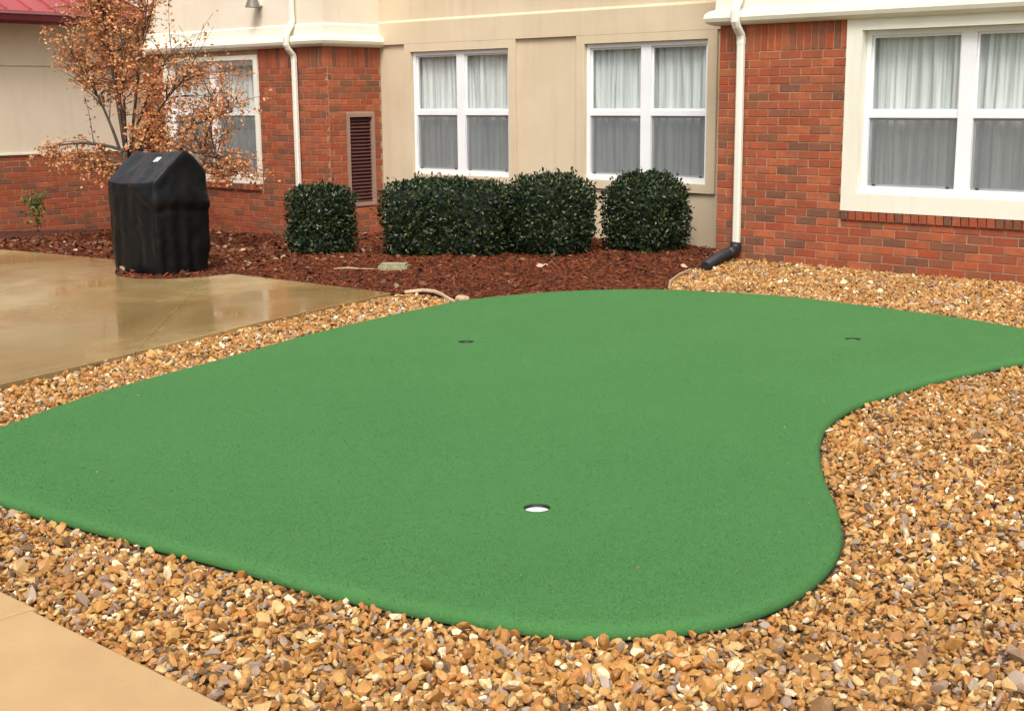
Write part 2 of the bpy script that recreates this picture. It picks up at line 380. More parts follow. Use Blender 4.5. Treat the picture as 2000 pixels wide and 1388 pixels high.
# ------------------------------------------------------------------ layout (metres; X along the facades, Y into the courtyard)
YR, YC, YL = 12.95, 13.60, 12.55        # fronts: right wing, recessed wall, left wing
XRC, XLR, XW = -8.55, -15.0, -20.0      # right wing corner, left wing return, far-left wall
ZT, ZTL = 2.63, 2.60                    # top of the brick
FAR = [(-7.04, 3.42), (-7.35, 4.08), (-7.56, 4.76), (-7.76, 5.52), (-8.02, 6.44), (-8.2, 7.41), (-8.32, 8.34), (-8.26, 8.75), (-8.09, 9.26), (-7.82, 9.7), (-7.41, 10.12), (-6.82, 10.37), (-6.1, 10.54), (-5.31, 10.49), (-4.58, 10.41), (-4.11, 10.31), (-3.87, 10.23), (-3.47, 10.01), (-3.24, 9.66), (-3.21, 9.27)]
NEAR = [(-3.39, 8.99), (-3.51, 8.44), (-3.6, 7.85), (-3.64, 7.25), (-3.61, 6.87), (-3.52, 6.5), (-3.37, 6.16), (-3.2, 5.85), (-3.0, 5.54), (-2.81, 5.28), (-2.66, 5.06), (-2.52, 4.82), (-2.42, 4.58), (-2.36, 4.34), (-2.34, 4.11), (-2.36, 3.9), (-2.41, 3.71), (-2.51, 3.55), (-2.63, 3.41), (-2.77, 3.3), (-2.94, 3.22), (-3.22, 3.12), (-3.55, 3.04), (-3.78, 2.99), (-4.21, 2.95), (-4.66, 2.88), (-4.99, 2.84), (-5.34, 2.79), (-5.74, 2.75), (-6.05, 2.76), (-6.43, 2.84), (-6.77, 2.99), (-7.0, 3.2)]
GREEN = catmull(FAR + NEAR, 4)
HOLES = [(-3.72, 4.25), (-6.81, 6.98), (-4.65, 8.92)]
PATIO = [(-7.55, 1.2), (-7.86, 2.6), (-8.15, 3.98), (-8.3, 4.62), (-8.53, 5.42), (-8.81, 6.54), (-9.02, 7.54), (-9.21, 8.42), (-10.38, 8.36), (-11.55, 8.30), (-11.60, 7.95), (-11.75, 7.62), (-12.01, 7.44), (-12.35, 7.42), (-12.62, 7.55), (-13.62, 8.22), (-14.87, 8.05), (-15.81, 7.87), (-19.6, 7.1), (-19.6, 1.2)]
MULCH = [(-19.98, 7.03), (-15.81, 7.80), (-13.62, 8.1), (-12.6, 7.3), (-11.4, 7.3), (-11.4, 8.2), (-9.25, 8.3), (-9.17, 8.66), (-8.87, 8.66), (-8.55, 8.6), (-8.25, 8.6), (-7.9, 9.3), (-7.3, 10.0), (-7.36, 10.35), (-7.72, 10.85), (-8.05, 11.74), (-8.18, 12.35), (-8.35, 12.94), (-8.5, 13.05), (-8.5, 13.59), (-14.99, 13.59), (-14.99, 12.54), (-19.98, 12.54)]
PAD_Y = 2.19
def hg(X, Y):
    """height of the planted bed: level with the patio, falling gently to the far-left walls"""
    X = np.asarray(X, float); Y = np.asarray(Y, float)
    drop = -0.19 * np.clip((-11 - X) / 4, 0, 1) - 0.13 * np.clip((-15 - X) / 5, 0, 1)
    return 0.02 + smoothstep(8.4, 11.6, Y + 0.35 * np.clip(-15 - X, 0, 4)) * drop

# ------------------------------------------------------------------ ground sheets
gx = np.concatenate([[-600, -60], np.arange(-30, 10.1, 1.0), [60, 600]]); gy = np.concatenate([[-600, -60], np.arange(-8, 20.1, 1.0), [80, 600]])
GX, GY = np.meshgrid(gx, gy); GZ = hg(GX, GY) - 0.10
V = np.stack([GX, GY, GZ], -1).reshape(-1, 3); nx = len(gx)
F = [(j * nx + i, j * nx + i + 1, (j + 1) * nx + i + 1, (j + 1) * nx + i) for j in range(len(gy) - 1) for i in range(nx - 1)]
tag(link('ground', np_mesh('ground', V, F, True), 'earth'), kind='structure')

bm = bmesh.new(); bx(bm, -9.6, 1.5, -1.0, 12.94, -0.06, -0.012)
tag(link('gravel_bed', bm_mesh('gravel_bed', bm), 'gravel_gap_shade'), kind='structure')

def poly_slab(name, poly, z0, z1, mat, bevel=0.012, parent=None):
    bm = bmesh.new(); vs = [bm.verts.new((x, y, z0)) for x, y in poly]
    f = bm.faces.new(vs)
    r = bmesh.ops.extrude_face_region(bm, geom=[f])
    tv = [v for v in r['geom'] if isinstance(v, bmesh.types.BMVert)]
    for v in tv: v.co.z = z1
    bmesh.ops.recalc_face_normals(bm, faces=bm.faces[:])
    if bevel:
        tvs = set(tv); bmesh.ops.bevel(bm, geom=[e for e in bm.edges if e.verts[0] in tvs and e.verts[1] in tvs], offset=bevel, segments=2, profile=0.5, affect='EDGES')
    bmesh.ops.triangulate(bm, faces=[f for f in bm.faces if len(f.verts) > 4])
    return link(name, bm_mesh(name, bm), mat, parent)

def clip_half(poly, p, n):
    """keep the side of the line (p, n) where (q-p).n <= 0"""
    out = []; m = len(poly)
    for i in range(m):
        a, b = np.array(poly[i]), np.array(poly[(i + 1) % m]); da, db = (a - p) @ n, (b - p) @ n
        if da <= 0: out.append(tuple(a))
        if (da < 0) != (db < 0) and abs(da - db) > 1e-9: out.append(tuple(a + (b - a) * da / (da - db)))
    return out
pat = bpy.data.objects.new('patio', None); COL.objects.link(pat); pat.location = (-12, 5, 0); tag(pat, kind='structure')
jdir = np.array([-1.36, 1.23]); jdir /= np.linalg.norm(jdir); jn = np.array([-jdir[1], jdir[0]]) * -1
cuts = [np.array([-7.9, 2.3]), np.array([-8.41, 5.14])]
g = 0.002
pieces = [clip_half(clip_half(PATIO, cuts[1] + jn * g * -1, jn), cuts[0], -jn)] if False else []
def side(poly, c, s): return clip_half(poly, c + jn * (-g if s < 0 else g), jn if s < 0 else -jn)
for a in (side(PATIO, cuts[1], -1), side(PATIO, cuts[1], 1)):
    poly_slab('slab', a, -0.09, 0.04, 'wet_concrete', 0.005, pat)

walk = bpy.data.objects.new('walkway', None); COL.objects.link(walk); walk.location = (-4, 1, 0); tag(walk, kind='structure')
for x0, x1 in ((-7.3, -4.372), (-4.364, -1.45), (-1.442, 1.4)):
    poly_slab('slab', [(x0, -0.9), (x1, -0.9), (x1, PAD_Y + 0.012), (x0, PAD_Y - 0.008)], -0.06, 0.03, 'dry_concrete', 0.010, walk)

# planted bed sheet
B = np.array(MULCH); bm_pts = []
xs = np.arange(-20, -7, 0.16); ys = np.arange(7, 13.7, 0.16)
PX, PY = np.meshgrid(xs, ys); PP = np.stack([PX.ravel(), PY.ravel()], 1) + rng.uniform(-.04, .04, (PX.size, 2))
PP = PP[in_poly(PP, MULCH) & (poly_dist(PP, MULCH) > 0.06)]
npb = len(MULCH)
res = delaunay_2d_cdt([Vector(p) for p in MULCH] + [Vector(p) for p in PP], [(i, (i + 1) % npb) for i in range(npb)], [], 0, 1e-5)
v2 = np.array([tuple(v) for v in res[0]]); tri = np.array([f for f in res[2] if len(f) == 3])
cen = v2[tri].mean(1); tri = tri[in_poly(cen, MULCH)]
z = hg(v2[:, 0], v2[:, 1]) + 0.012 * np.array([noise.noise((x * 2.3, y * 2.3, 1.7)) for x, y in v2])
# notch under the grill lies lower than the patio
tag(link('mulch_bed', np_mesh('mulch_bed', np.column_stack([v2, z]), tri, True), 'mulch_soil'), kind='structure')

# ------------------------------------------------------------------ putting green
pg = empty('putting_green', (-5.5, 6.0, 0), 'kidney shaped putting green of bright artificial turf with three holes', 'putting green')
GZ_TOP = 0.055
rim = [(0.004, 0.0), (0.000, 0.010), (0.002, 0.024), (0.008, 0.036), (0.020, 0.046), (0.042, 0.0525), (0.080, GZ_TOP)]     # (inset, z)
n = len(GREEN); A = np.array(GREEN)
area = 0.5 * np.sum(A[:, 0] * np.roll(A[:, 1], -1) - np.roll(A[:, 0], -1) * A[:, 1])
if area < 0: A = A[::-1]
tan = np.roll(A, -1, 0) - np.roll(A, 1, 0); tan /= np.linalg.norm(tan, axis=1)[:, None]; inw = np.stack([-tan[:, 1], tan[:, 0]], 1)
rings = [np.column_stack([A + inw * ins, np.full(n, zz)]) for ins, zz in rim]
inner = rings[-1][:, :2]
HR = 0.062
circ = [[(hx + HR * math.cos(a), hy + HR * math.sin(a)) for a in [2 * math.pi * k / 28 for k in range(28)]] for hx, hy in HOLES]
gxs = np.arange(-8.6, -2, 0.22); gys = np.arange(2.6, 10.8, 0.22)
QX, QY = np.meshgrid(gxs, gys); Q = np.stack([QX.ravel(), QY.ravel()], 1) + rng.uniform(-.05, .05, (QX.size, 2))
Q = Q[in_poly(Q, inner.tolist()) & (poly_dist(Q, inner.tolist()) > 0.10)]
for h in HOLES: Q = Q[np.linalg.norm(Q - np.array(h), axis=1) > 0.10]
pts = [Vector(p) for p in inner] + [Vector(p) for c in circ for p in c] + [Vector(p) for p in Q]
edges = [(i, (i + 1) % n) for i in range(n)]
o = n
for c in circ:
    edges += [(o + i, o + (i + 1) % 28) for i in range(28)]; o += 28
res = delaunay_2d_cdt(pts, edges, [], 0, 1e-6)
v2 = np.array([tuple(v) for v in res[0]]); tri = np.array([f for f in res[2] if len(f) == 3])
cen = v2[tri].mean(1); keep = in_poly(cen, inner.tolist())
for c in circ: keep &= ~in_poly(cen, c)
tri = tri[keep]
dd = poly_dist(v2, inner.tolist()); dh = np.min([np.linalg.norm(v2 - np.array(h), axis=1) for h in HOLES], axis=0)
und = np.array([noise.noise((x * 0.55, y * 0.55, 4.0)) for x, y in v2]) * 0.018
zz = GZ_TOP + und * smoothstep(0, 0.8, dd) * smoothstep(0.1, 0.5, dh)
bm = bmesh.new()
tv = [bm.verts.new((x, y, q)) for (x, y), q in zip(v2, zz)]
for f in tri: bm.faces.new([tv[i] for i in f])
rv = [[bm.verts.new(p) for p in ring] for ring in rings[:-1]] + [tv[:n]]
for a, b in zip(rv, rv[1:]):
    for i in range(n): bm.faces.new([a[i], a[(i + 1) % n], b[(i + 1) % n], b[i]])
hole_rings = [tv[n + 28 * k:n + 28 * k + 28] for k in range(3)]
for hr in hole_rings:          # turf turns down into the hole
    hr = [bm.verts.new(v.co) for v in hr]; lo = [bm.verts.new((v.co.x, v.co.y, v.co.z - 0.004)) for v in hr]
    for i in range(28): bm.faces.new([hr[i], hr[(i + 1) % 28], lo[(i + 1) % 28], lo[i]])
link('turf', bm_mesh('turf', bm, True), 'turf', pg)
for k, (hx, hy) in enumerate(HOLES):
    bm = bmesh.new()
    depth = (0.022, 0.055, 0.020)[k]
    zt = GZ_TOP - 0.0038
    prof = [(HR - 0.001, zt), (HR - 0.004, zt), (HR - 0.006, GZ_TOP - depth)]
    rr = [[bm.verts.new((hx + r * math.cos(a), hy + r * math.sin(a), q)) for a in [2 * math.pi * i / 28 for i in range(28)]] for r, q in prof]
    for a, b in zip(rr, rr[1:]):
        for i in range(28): bm.faces.new([a[i], a[(i + 1) % 28], b[(i + 1) % 28], b[i]])
    cup = link('cup', bm_mesh('cup', bm, True), 'cup_shade', pg)
    bm = bmesh.new()
    vs = [bm.verts.new((hx + (HR - 0.0065) * math.cos(a), hy + (HR - 0.0065) * math.sin(a), GZ_TOP - depth + 0.002)) for a in [2 * math.pi * i / 28 for i in range(28)]]
    bm.faces.new(vs)
    r_ = bmesh.ops.extrude_face_region(bm, geom=bm.faces[:])
    for v in r_['geom']:
        if isinstance(v, bmesh.types.BMVert): v.co.z += 0.003
    d_ = link('cup_floor', bm_mesh('cup_floor', bm), ('cup_white', 'cup_shade', 'cup_green')[k], cup)
    cup['label'] = ('golf cup with white plastic floor', 'golf cup painted dark for shade inside', 'golf cup with green floor')[k]

# short pile standing on the backing: denser towards the photographed end
def pile(P, outward, L):
    k = in_poly(P, GREEN)
    for hx, hy in HOLES: k &= np.hypot(P[:, 0] - hx, P[:, 1] - hy) > HR + 0.004
    P = P[k]; d = poly_dist(P, GREEN)
    z = np.interp(d, [0.0, 0.002, 0.008, 0.020, 0.042, 0.080], [0.012, 0.024, 0.036, 0.046, 0.0525, GZ_TOP])
    zi = np.array([noise.noise((x * 0.55, y * 0.55, 4.0)) for x, y in P]) * 0.018
    dh_ = np.min([np.hypot(P[:, 0] - h[0], P[:, 1] - h[1]) for h in HOLES], axis=0)
    z = z + zi * smoothstep(0, 0.8, d - 0.080) * smoothstep(0.1, 0.5, dh_)
    m = len(P); ang = rng.uniform(0, 6.283, m); w = rng.uniform(0.0016, 0.0032, m); ln = rng.uniform(0.5, 1.2, m) * L
    S = np.column_stack([np.cos(ang) * w, np.sin(ang) * w, np.zeros(m)]); T = np.column_stack([rng.normal(0, 0.5, m) + 0.25, rng.normal(0, 0.5, m) + 0.1, np.full(m, 0.75)])
    if outward is not None: T = T * 0.6 + np.column_stack([outward[k], np.zeros(m)]) * 0.8
    T *= ln[:, None]
    B0 = np.column_stack([P, z - 0.001])
    return np.stack([B0 - S, B0 + S, B0 + T], 1).reshape(-1, 3)
npl = 1150000
P_ = np.column_stack([rng.uniform(-8.5, -2.2, npl), rng.uniform(2.6, 10.65, npl)])
P_ = P_[rng.random(npl) < np.clip((4.9 / np.hypot(P_[:, 0], P_[:, 1])) ** 2.2, 0.16, 1.0)]
PV = pile(P_, None, 0.006)
pl_ = link('pile', np_mesh('pile', PV, np.arange(len(PV)).reshape(-1, 3)), 'turf_fibre', pg); pl_['kind'] = 'stuff'

# ------------------------------------------------------------------ gravel (uncountable stones)
def ico(sub):
    bm = bmesh.new(); bmesh.ops.create_icosphere(bm, subdivisions=sub, radius=1)
    V = np.array([v.co[:] for v in bm.verts]); F = np.array([[v.index for v in f.verts] for f in bm.faces]); bm.free(); return V, F
def rot_mats(n, tilt):
    yaw = rng.uniform(0, 2 * np.pi, n); tx = rng.normal(0, tilt, n); ty = rng.normal(0, tilt, n)
    def Rz(a): c, s = np.cos(a), np.sin(a); z = np.zeros_like(a); o = np.ones_like(a); return np.stack([c, -s, z, s, c, z, z, z, o], -1).reshape(-1, 3, 3)
    def Rx(a): c, s = np.cos(a), np.sin(a); z = np.zeros_like(a); o = np.ones_like(a); return np.stack([o, z, z, z, c, -s, z, s, c], -1).reshape(-1, 3, 3)
    def Ry(a): c, s = np.cos(a), np.sin(a); z = np.zeros_like(a); o = np.ones_like(a); return np.stack([c, z, s, z, o, z, -s, z, c], -1).reshape(-1, 3, 3)
    return Rx(tx) @ Ry(ty) @ Rz(yaw)
def stones(name, P, size, z, sub):
    V0, F0 = ico(sub); n = len(P); nv = len(V0)
    ab = rng.uniform(0.55, 1.45, (n, 3)); ab[:, 2] = rng.uniform(0.38, 0.72, n)
    S = ab * (size / 2)[:, None]
    jit = 1 + rng.normal(0, 0.13 if sub == 1 else 0.09, (n, nv, 1))
    W = V0[None] * jit
    for _ in range(4):          # flat chipped faces
        d = rng.normal(0, 1, (n, 3)); d /= np.linalg.norm(d, axis=1)[:, None]; h = rng.uniform(0.38, 0.78, n)
        ex = np.maximum(np.einsum('nvk,nk->nv', W, d) - h[:, None], 0)
        W = W - ex[..., None] * d[:, None, :]
    W = W * S[:, None, :]
    W = np.einsum('nij,nvj->nvi', rot_mats(n, 0.65), W)
    lift = -W[:, :, 2].min(1) * 0.62
    W += np.stack([P[:, 0], P[:, 1], z + lift], 1)[:, None, :]
    F = (F0[None] + (np.arange(n) * nv)[:, None, None]).reshape(-1, 3)
    return W.reshape(-1, 3), F
def hexgrid(x0, x1, y0, y1, p, jit):
    xs = np.arange(x0, x1, p); ys = np.arange(y0, y1, p * 0.87)
    X, Y = np.meshgrid(xs, ys); X = X + (np.arange(len(ys)) % 2)[:, None] * p / 2
    P = np.stack([X.ravel(), Y.ravel()], 1); return P + rng.uniform(-jit * p, jit * p, P.shape)
GREEN_L = [tuple(p) for p in A]
WALK = [(-7.3, -0.9), (1.4, -0.9), (1.4, PAD_Y + 0.005), (-7.3, PAD_Y + 0.002)]
def gravel_ok(P, m=0.0):
    ok = (P[:, 0] > -9.35) & (P[:, 1] < 12.93) & (P[:, 1] > 1.3)
    ok &= P[:, 0] < -1.36 - (P[:, 1] - 3.81) * 0.39 + 0.7                       # a good step beyond the view
    ok &= (P[:, 1] - 2.24) > (P[:, 0] + 3.16) * 0.872 - 0.65
    ok &= P[:, 1] > 2.1 - (P[:, 0] + 7.6) * 0.9
    ok &= ~in_poly(P, PATIO) & ~in_poly(P, MULCH) & ~in_poly(P, WALK)
    P2 = P[ok]; g_in = in_poly(P2, GREEN_L); 
    sub = ok.copy(); sub[ok] = ~g_in
    return sub
def edge_lim(P):
    d = np.minimum(np.minimum(poly_dist(P, GREEN_L[::2]), poly_dist(P, PATIO)), poly_dist(P, WALK)); return d
Vs, Fs, off = [], [], 0
tot = 0
for p, smin, smax, zoff, mul in ((0.030, 0.026, 0.050, -0.013, 1), (0.040, 0.012, 0.056, 0.003, 1), (0.14, 0.045, 0.076, 0.000, 1)):
    P = hexgrid(-9.5, 0.3, 1.2, 12.95, p, 0.42); P = P[gravel_ok(P)]
    size = smin + (smax - smin) * rng.beta(1.6, 2.2, len(P))
    d = edge_lim(P); k = d > size * 0.36; P, size = P[k], size[k]
    near = np.hypot(P[:, 0], P[:, 1]) < 4.3
    for sel, sub in ((near, 2), (~near, 1)):
        if sel.sum() == 0: continue
        zb = zoff + rng.uniform(-0.006, 0.006, sel.sum()) + 0.010 * np.array([noise.noise((x * 3, y * 3, 9.0)) for x, y in P[sel]])
        W, F = stones('s', P[sel], size[sel], zb, sub); Vs.append(W); Fs.append(F + off); off += len(W); tot += sel.sum()
Pst = np.array([GREEN_L[i] for i in range(0, len(GREEN_L), 9)]) * 1.0          # a few grains kicked onto the turf
Pst = Pst + (np.array([-5.2, 6.0]) - Pst) * rng.uniform(0.06, 0.16, (len(Pst), 1))
Pst = Pst[in_poly(Pst, GREEN_L)]
W, F = stones('s', Pst, rng.uniform(0.006, 0.013, len(Pst)), np.full(len(Pst), GZ_TOP + 0.004), 1); Vs.append(W); Fs.append(F + off); off += len(W)
me = np_mesh('gravel', np.concatenate(Vs), np.concatenate(Fs), False)
tag(link('gravel', me, 'gravel_stone'), 'orange, tan and cream river gravel around the putting green', 'gravel', kind='stuff')
print('STONES', tot, 'tris', len(me.polygons))

# ------------------------------------------------------------------ mulch chips and leaf litter
def chips(P, L, Wd, z, tilt):
    n = len(P); base = np.array([[-.5, -.5, 0], [-.5, .5, 0.0], [.5, .3, 0.1], [.5, -.3, 0.0], [0, 0, 0.9]])
    W = base[None] + rng.normal(0, 0.12, (n, 5, 3)); W = W * np.stack([L, Wd, Wd * 0.8], 1)[:, None]
    W = np.einsum('nij,nvj->nvi', rot_mats(n, tilt), W) + np.stack([P[:, 0], P[:, 1], z], 1)[:, None]
    F0 = np.array([[0, 1, 4], [1, 2, 4], [2, 3, 4], [3, 0, 4]])
    return W.reshape(-1, 3), (F0[None] + (np.arange(n) * 5)[:, None, None]).reshape(-1, 3)
P = hexgrid(-20, -7.2, 7.0, 13.6, 0.042, 0.5); P = P[in_poly(P, MULCH)]
P = P[~in_poly(P, PATIO) & ~in_poly(P, GREEN_L)]
P = P[(poly_dist(P, PATIO) > 0.03) & (poly_dist(P, MULCH) > 0.02)]
n = len(P); zz = hg(P[:, 0], P[:, 1]) + 0.012 * np.array([noise.noise((x * 2.3, y * 2.3, 1.7)) for x, y in P]) + rng.uniform(0.002, 0.022, n)
W, F = chips(P, rng.uniform(0.03, 0.09, n), rng.uniform(0.006, 0.020, n), zz, 0.32)
tag(link('mulch', np_mesh('mulch', W, F), 'mulch_chip'), 'reddish brown shredded bark mulch in the planting bed', 'mulch', kind='stuff')

LEAF = np.array([[0, 0, 0], [0.28, 0.30, 0.06], [0.68, 0.26, 0.05], [1.0, 0, -0.04], [0.68, -0.26, 0.05], [0.28, -0.30, 0.06]]) - np.array([0.1, 0, 0])
LEAF_F = np.array([[0, 1, 2, 3], [0, 3, 4, 5]])
def leaf_mesh(name, P, D, U, L, asp=1.0):
    """leaf at P, pointing along D, up U, length L"""
    n = len(P); D = D / (np.linalg.norm(D, axis=1)[:, None] + 1e-9)
    S = np.cross(U, D); S /= (np.linalg.norm(S, axis=1)[:, None] + 1e-9); U = np.cross(D, S)
    W = LEAF[None] * np.array([1, asp, 1]) * L[:, None, None]
    W = W + rng.normal(0, 0.04, W.shape) * L[:, None, None]
    V = P[:, None] + W[..., 0:1] * D[:, None] + W[..., 1:2] * S[:, None] + W[..., 2:3] * U[:, None]
    F = (LEAF_F[None] + (np.arange(n) * 6)[:, None, None]).reshape(-1, 4)
    return np_mesh(name, V.reshape(-1, 3), F)
nl = 5200
P = np.column_stack([rng.uniform(-19.9, -8.0, nl), rng.uniform(7.1, 13.5, nl)])
dens = np.clip(0.10 + smoothstep(-11.0, -12.6, P[:, 0]) * 0.9, 0, 1) + 0.35 * smoothstep(10.4, 11.6, P[:, 1])
P = P[in_poly(P, MULCH) & ~in_poly(P, PATIO) & ~in_poly(P, GREEN_L) & (rng.random(nl) < dens)]
n = len(P); z = hg(P[:, 0], P[:, 1]) + rng.uniform(0.025, 0.045, n)
D = np.column_stack([rng.normal(0, 1, (n, 2)), rng.normal(0, 0.25, n)]); U = np.column_stack([rng.normal(0, 0.4, (n, 2)), np.ones(n)])
tag(link('leaf_litter', leaf_mesh('leaf_litter', np.column_stack([P, z]), D, U, rng.uniform(0.04, 0.085, n), 1.2), 'fallen_leaf'), 'curled brown fallen leaves lying on the mulch', 'fallen leaves', kind='stuff')

# ------------------------------------------------------------------ hotel building
hotel = empty('hotel_building', (-11.5, 13.8, 0), 'brick and tan stucco building with white windows around the courtyard', 'building')
fx = lambda Y: (lambda u, v, d: (u, Y + d, v))           # facade facing -Y
rx = lambda X: (lambda u, v, d: (X - d, u, v))           # return facing +X
BH, BL, MJ = 0.0895, 0.262, 0.010
# shared brick meshes (unit brick with worn edges)
def brick_me(seed):
    bm = bmesh.new(); bx(bm, -.5, .5, 0, .5, -.5, .5)
    me = bpy.data.meshes.new('brick')
    for v in bm.verts: v.co.x *= 1
    bm.to_mesh(me); bm.free(); me.materials.append(MATS['brick']); return me
def brick_unit(w, h, dep=0.05, r=0.004, seed=0):
    """worn brick, front face at local y=0, w x h"""
    rr = random.Random(seed); bm = bmesh.new(); bx(bm, -w / 2, w / 2, 0, dep, -h / 2, h / 2)
    front = [e for e in bm.edges if all(abs(v.co.y) < 1e-6 for v in e.verts)]
    bmesh.ops.bevel(bm, geom=front, offset=r, segments=1, affect='EDGES')
    for v in bm.verts: v.co += Vector((rr.uniform(-1, 1) * 0.0012, rr.uniform(-1, 1) * 0.0015, rr.uniform(-1, 1) * 0.0012))
    return bm
bcache = {}
def brick_mesh(w, h, seed):
    k = (round(w, 3), round(h, 3), seed)
    if k not in bcache:
        me = bm_mesh('brick', brick_unit(w, h, seed=seed)); me.materials.append(MATS['brick']); bcache[k] = me
    return bcache[k]
def brick_layout(u0, u1, z0, ztop, holes, soldier=0.30, phase=0.0):
    out = []
    zs = ztop - soldier
    def add(a, b, c, d):
        for h in holes:
            if a < h[1] - 1e-4 and b > h[0] + 1e-4 and c < h[3] - 1e-4 and d > h[2] + 1e-4:
                if c >= h[2] - BH * 0.55 and d <= h[3] + BH * 0.55 or True:
                    if a < h[0] - 0.03: add(a, h[0], c, d)
                    if b > h[1] + 0.03: add(h[1], b, c, d)
                    if c < h[2] - 0.03: add(max(a, h[0]), min(b, h[1]), c, h[2])
                    return
        if b - a > 0.025 and d - c > 0.02: out.append((a + MJ / 2, b - MJ / 2, c + MJ / 2, d - MJ / 2))
    u = u0
    if soldier:
        while u < u1 - 0.02:
            e = min(u + BH, u1); add(u, e, zs, ztop); u = e
    r = 0; zc = zs
    while zc > z0 + 0.02:
        lo = max(zc - BH, z0); u = u0 - (BL / 2 if r % 2 else 0) + phase
        while u < u1 - 0.001:
            a, b = max(u, u0), min(u + BL, u1)
            if b > a: add(a, b, lo, zc)
            u += BL
        zc = lo; r += 1
    return out
brick_jobs = []        # (distance, parent wall, kind, plane, rect)
def lay(wall, rects, orient, plane):
    for (a, b, c, d) in rects:
        p = Vector(((a + b) / 2, plane, (c + d) / 2)) if orient == 'f' else Vector((plane, (a + b) / 2, (c + d) / 2))
        dist = (p - cam.location).length * (1.0 if orient == 'f' else 1.0)
        brick_jobs.append((dist, wall, orient, plane, (a, b, c, d)))
def place_bricks(jobs, limit):
    jobs.sort(key=lambda j: j[0])
    rest = {}
    rr = random.Random(3)
    for i, (dist, wall, orient, plane, (a, b, c, d)) in enumerate(jobs):
        w, h = round((b - a) / 0.004) * 0.004, round((d - c) / 0.004) * 0.004
        if orient == 'f': loc = Vector(((a + b) / 2, plane - 0.001 + rr.uniform(-.002, .002), (c + d) / 2)); rz = 0
        else: loc = Vector((plane + 0.001 + rr.uniform(-.002, .002), (a + b) / 2, (c + d) / 2)); rz = math.pi / 2
        if i < limit:
            o = bpy.data.objects.new('brick', brick_mesh(w, h, rr.randrange(3))); COL.objects.link(o)
            o.parent = wall; o.location = loc - wloc(wall); o.rotation_euler = (rr.uniform(-.004, .004), rr.uniform(-.004, .004), rz)
        else:
            rest.setdefault(wall, []).append((loc, rz, w, h))
    for wall, items in rest.items():
        bm = bmesh.new()
        for loc, rz, w, h in items:
            t_ = brick_unit(w, h, r=0.004, seed=rr.randrange(9999)); me = bpy.data.meshes.new('tmp'); t_.to_mesh(me); t_.free()
            me.transform(Matrix.Translation(loc) @ Matrix.Rotation(rz, 4, 'Z')); bm.from_mesh(me); bpy.data.meshes.remove(me)
        o = link('brickwork', bm_mesh('brickwork', bm), 'brick_island', wall); o['kind'] = 'stuff'

# --- right wing
WR = (-6.77, -4.55, 0.82, 2.51)        # window
CR = (-6.95, -4.37, 0.63, ZT)          # cream surround
wall_r = slab_open('brick_wall', fx(YR), XRC + 0.006, 2.0, -0.12, ZT, [CR], 0.006, 0.30, 'mortar', hotel)
SILL = (-6.95, -4.37, 0.53, 0.63)
lay(wall_r, [q for q in brick_layout(XRC, -3.7, -0.11, ZT, [CR, SILL])], 'f', YR)
box('brick_wall', XRC + 0.006, XRC + 0.28, YR + 0.302, YC + 0.05, -0.12, ZT, 'mortar', hotel)
# right-hand remainder, out of view: plain brickwork in one piece
u = CR[0]; rr = random.Random(5)
while u < CR[1] - 0.02:
    e = min(u + BH, CR[1])
    bm = brick_unit(e - u - MJ, 0.094, 0.10, 0.005, rr.randrange(999))
    me = bm_mesh('sill_brick', bm); me.materials.append(MATS['brick'])
    o = bpy.data.objects.new('sill_brick', me); COL.objects.link(o); o.parent = wall_r
    o.location = Vector(((u + e) / 2, YR - 0.024, 0.578)) - wloc(wall_r); o.rotation_euler = (R(4), 0, 0); u = e
slab_open('window_surround', fx(YR), CR[0] + 0.002, CR[1] - 0.002, CR[2] + 0.002, CR[3] - 0.002, [(WR[0], WR[1], WR[2], WR[3])], -0.030, 0.20, 'trim_cream', hotel)
slab_open('stucco_wall', fx(YR), XRC, 2.0, ZT + 0.002, 6.2, [], 0.0, 0.30, 'stucco_cream', hotel)
box('stucco_wall', XRC, XRC + 0.3, YR + 0.302, YC + 0.05, ZT + 0.002, 6.2, 'stucco_cream', hotel)
PROF = lambda z: [(-0.02, z - 0.005), (0.045, z - 0.004), (0.085, z + 0.008), (0.122, z + 0.035), (0.138, z + 0.075), (0.128, z + 0.118), (0.095, z + 0.150), (0.040, z + 0.168), (0.036, z + 0.30), (0.004, z + 0.325), (-0.02, z + 0.325)]
sweep_xy('cornice', [(XRC, YC), (XRC, YR), (2.0, YR)], [(a, b) for a, b in PROF(ZT)], 'trim_cream', hotel)
# the upper storey carries on to the right
# --- recessed wall
W1, W2 = (-14.31, -12.38, 0.76, 2.515), (-11.05, -9.14, 0.785, 2.525)
slab_open('stucco_wall', fx(YC + 0.03), XLR, XRC + 0.3, -0.35, 6.2, [W1, W2], 0.0, 0.28, 'stucco_tan', hotel)
slab_open('frieze', fx(YC), XLR + 0.002, XRC + 0.0, ZT, 2.94, [], -0.012, 0.029, 'stucco_tan', hotel)
bm = bmesh.new()
for x in (XLR + 0.002, XRC):
    [bm.verts.new((x, YC + a, b)) for a, b in ((-0.012, 2.94), (0.029, 2.94), (0.029, 2.975))]
bm.verts.ensure_lookup_table(); v = bm.verts
for f in ((0, 3, 5, 2), (0, 1, 4, 3), (1, 2, 5, 4), (0, 2, 1), (3, 4, 5)): bm.faces.new([v[i] for i in f])
link('ledge', bm_mesh('ledge', bm), 'stucco_tan', hotel)
for w in (W1, W2):
    slab_open('window_surround', fx(YC), w[0] - 0.13, w[1] + 0.13, w[2] - 0.105, ZT - 0.001, [w], -0.010, 0.029, 'stucco_tan', hotel)
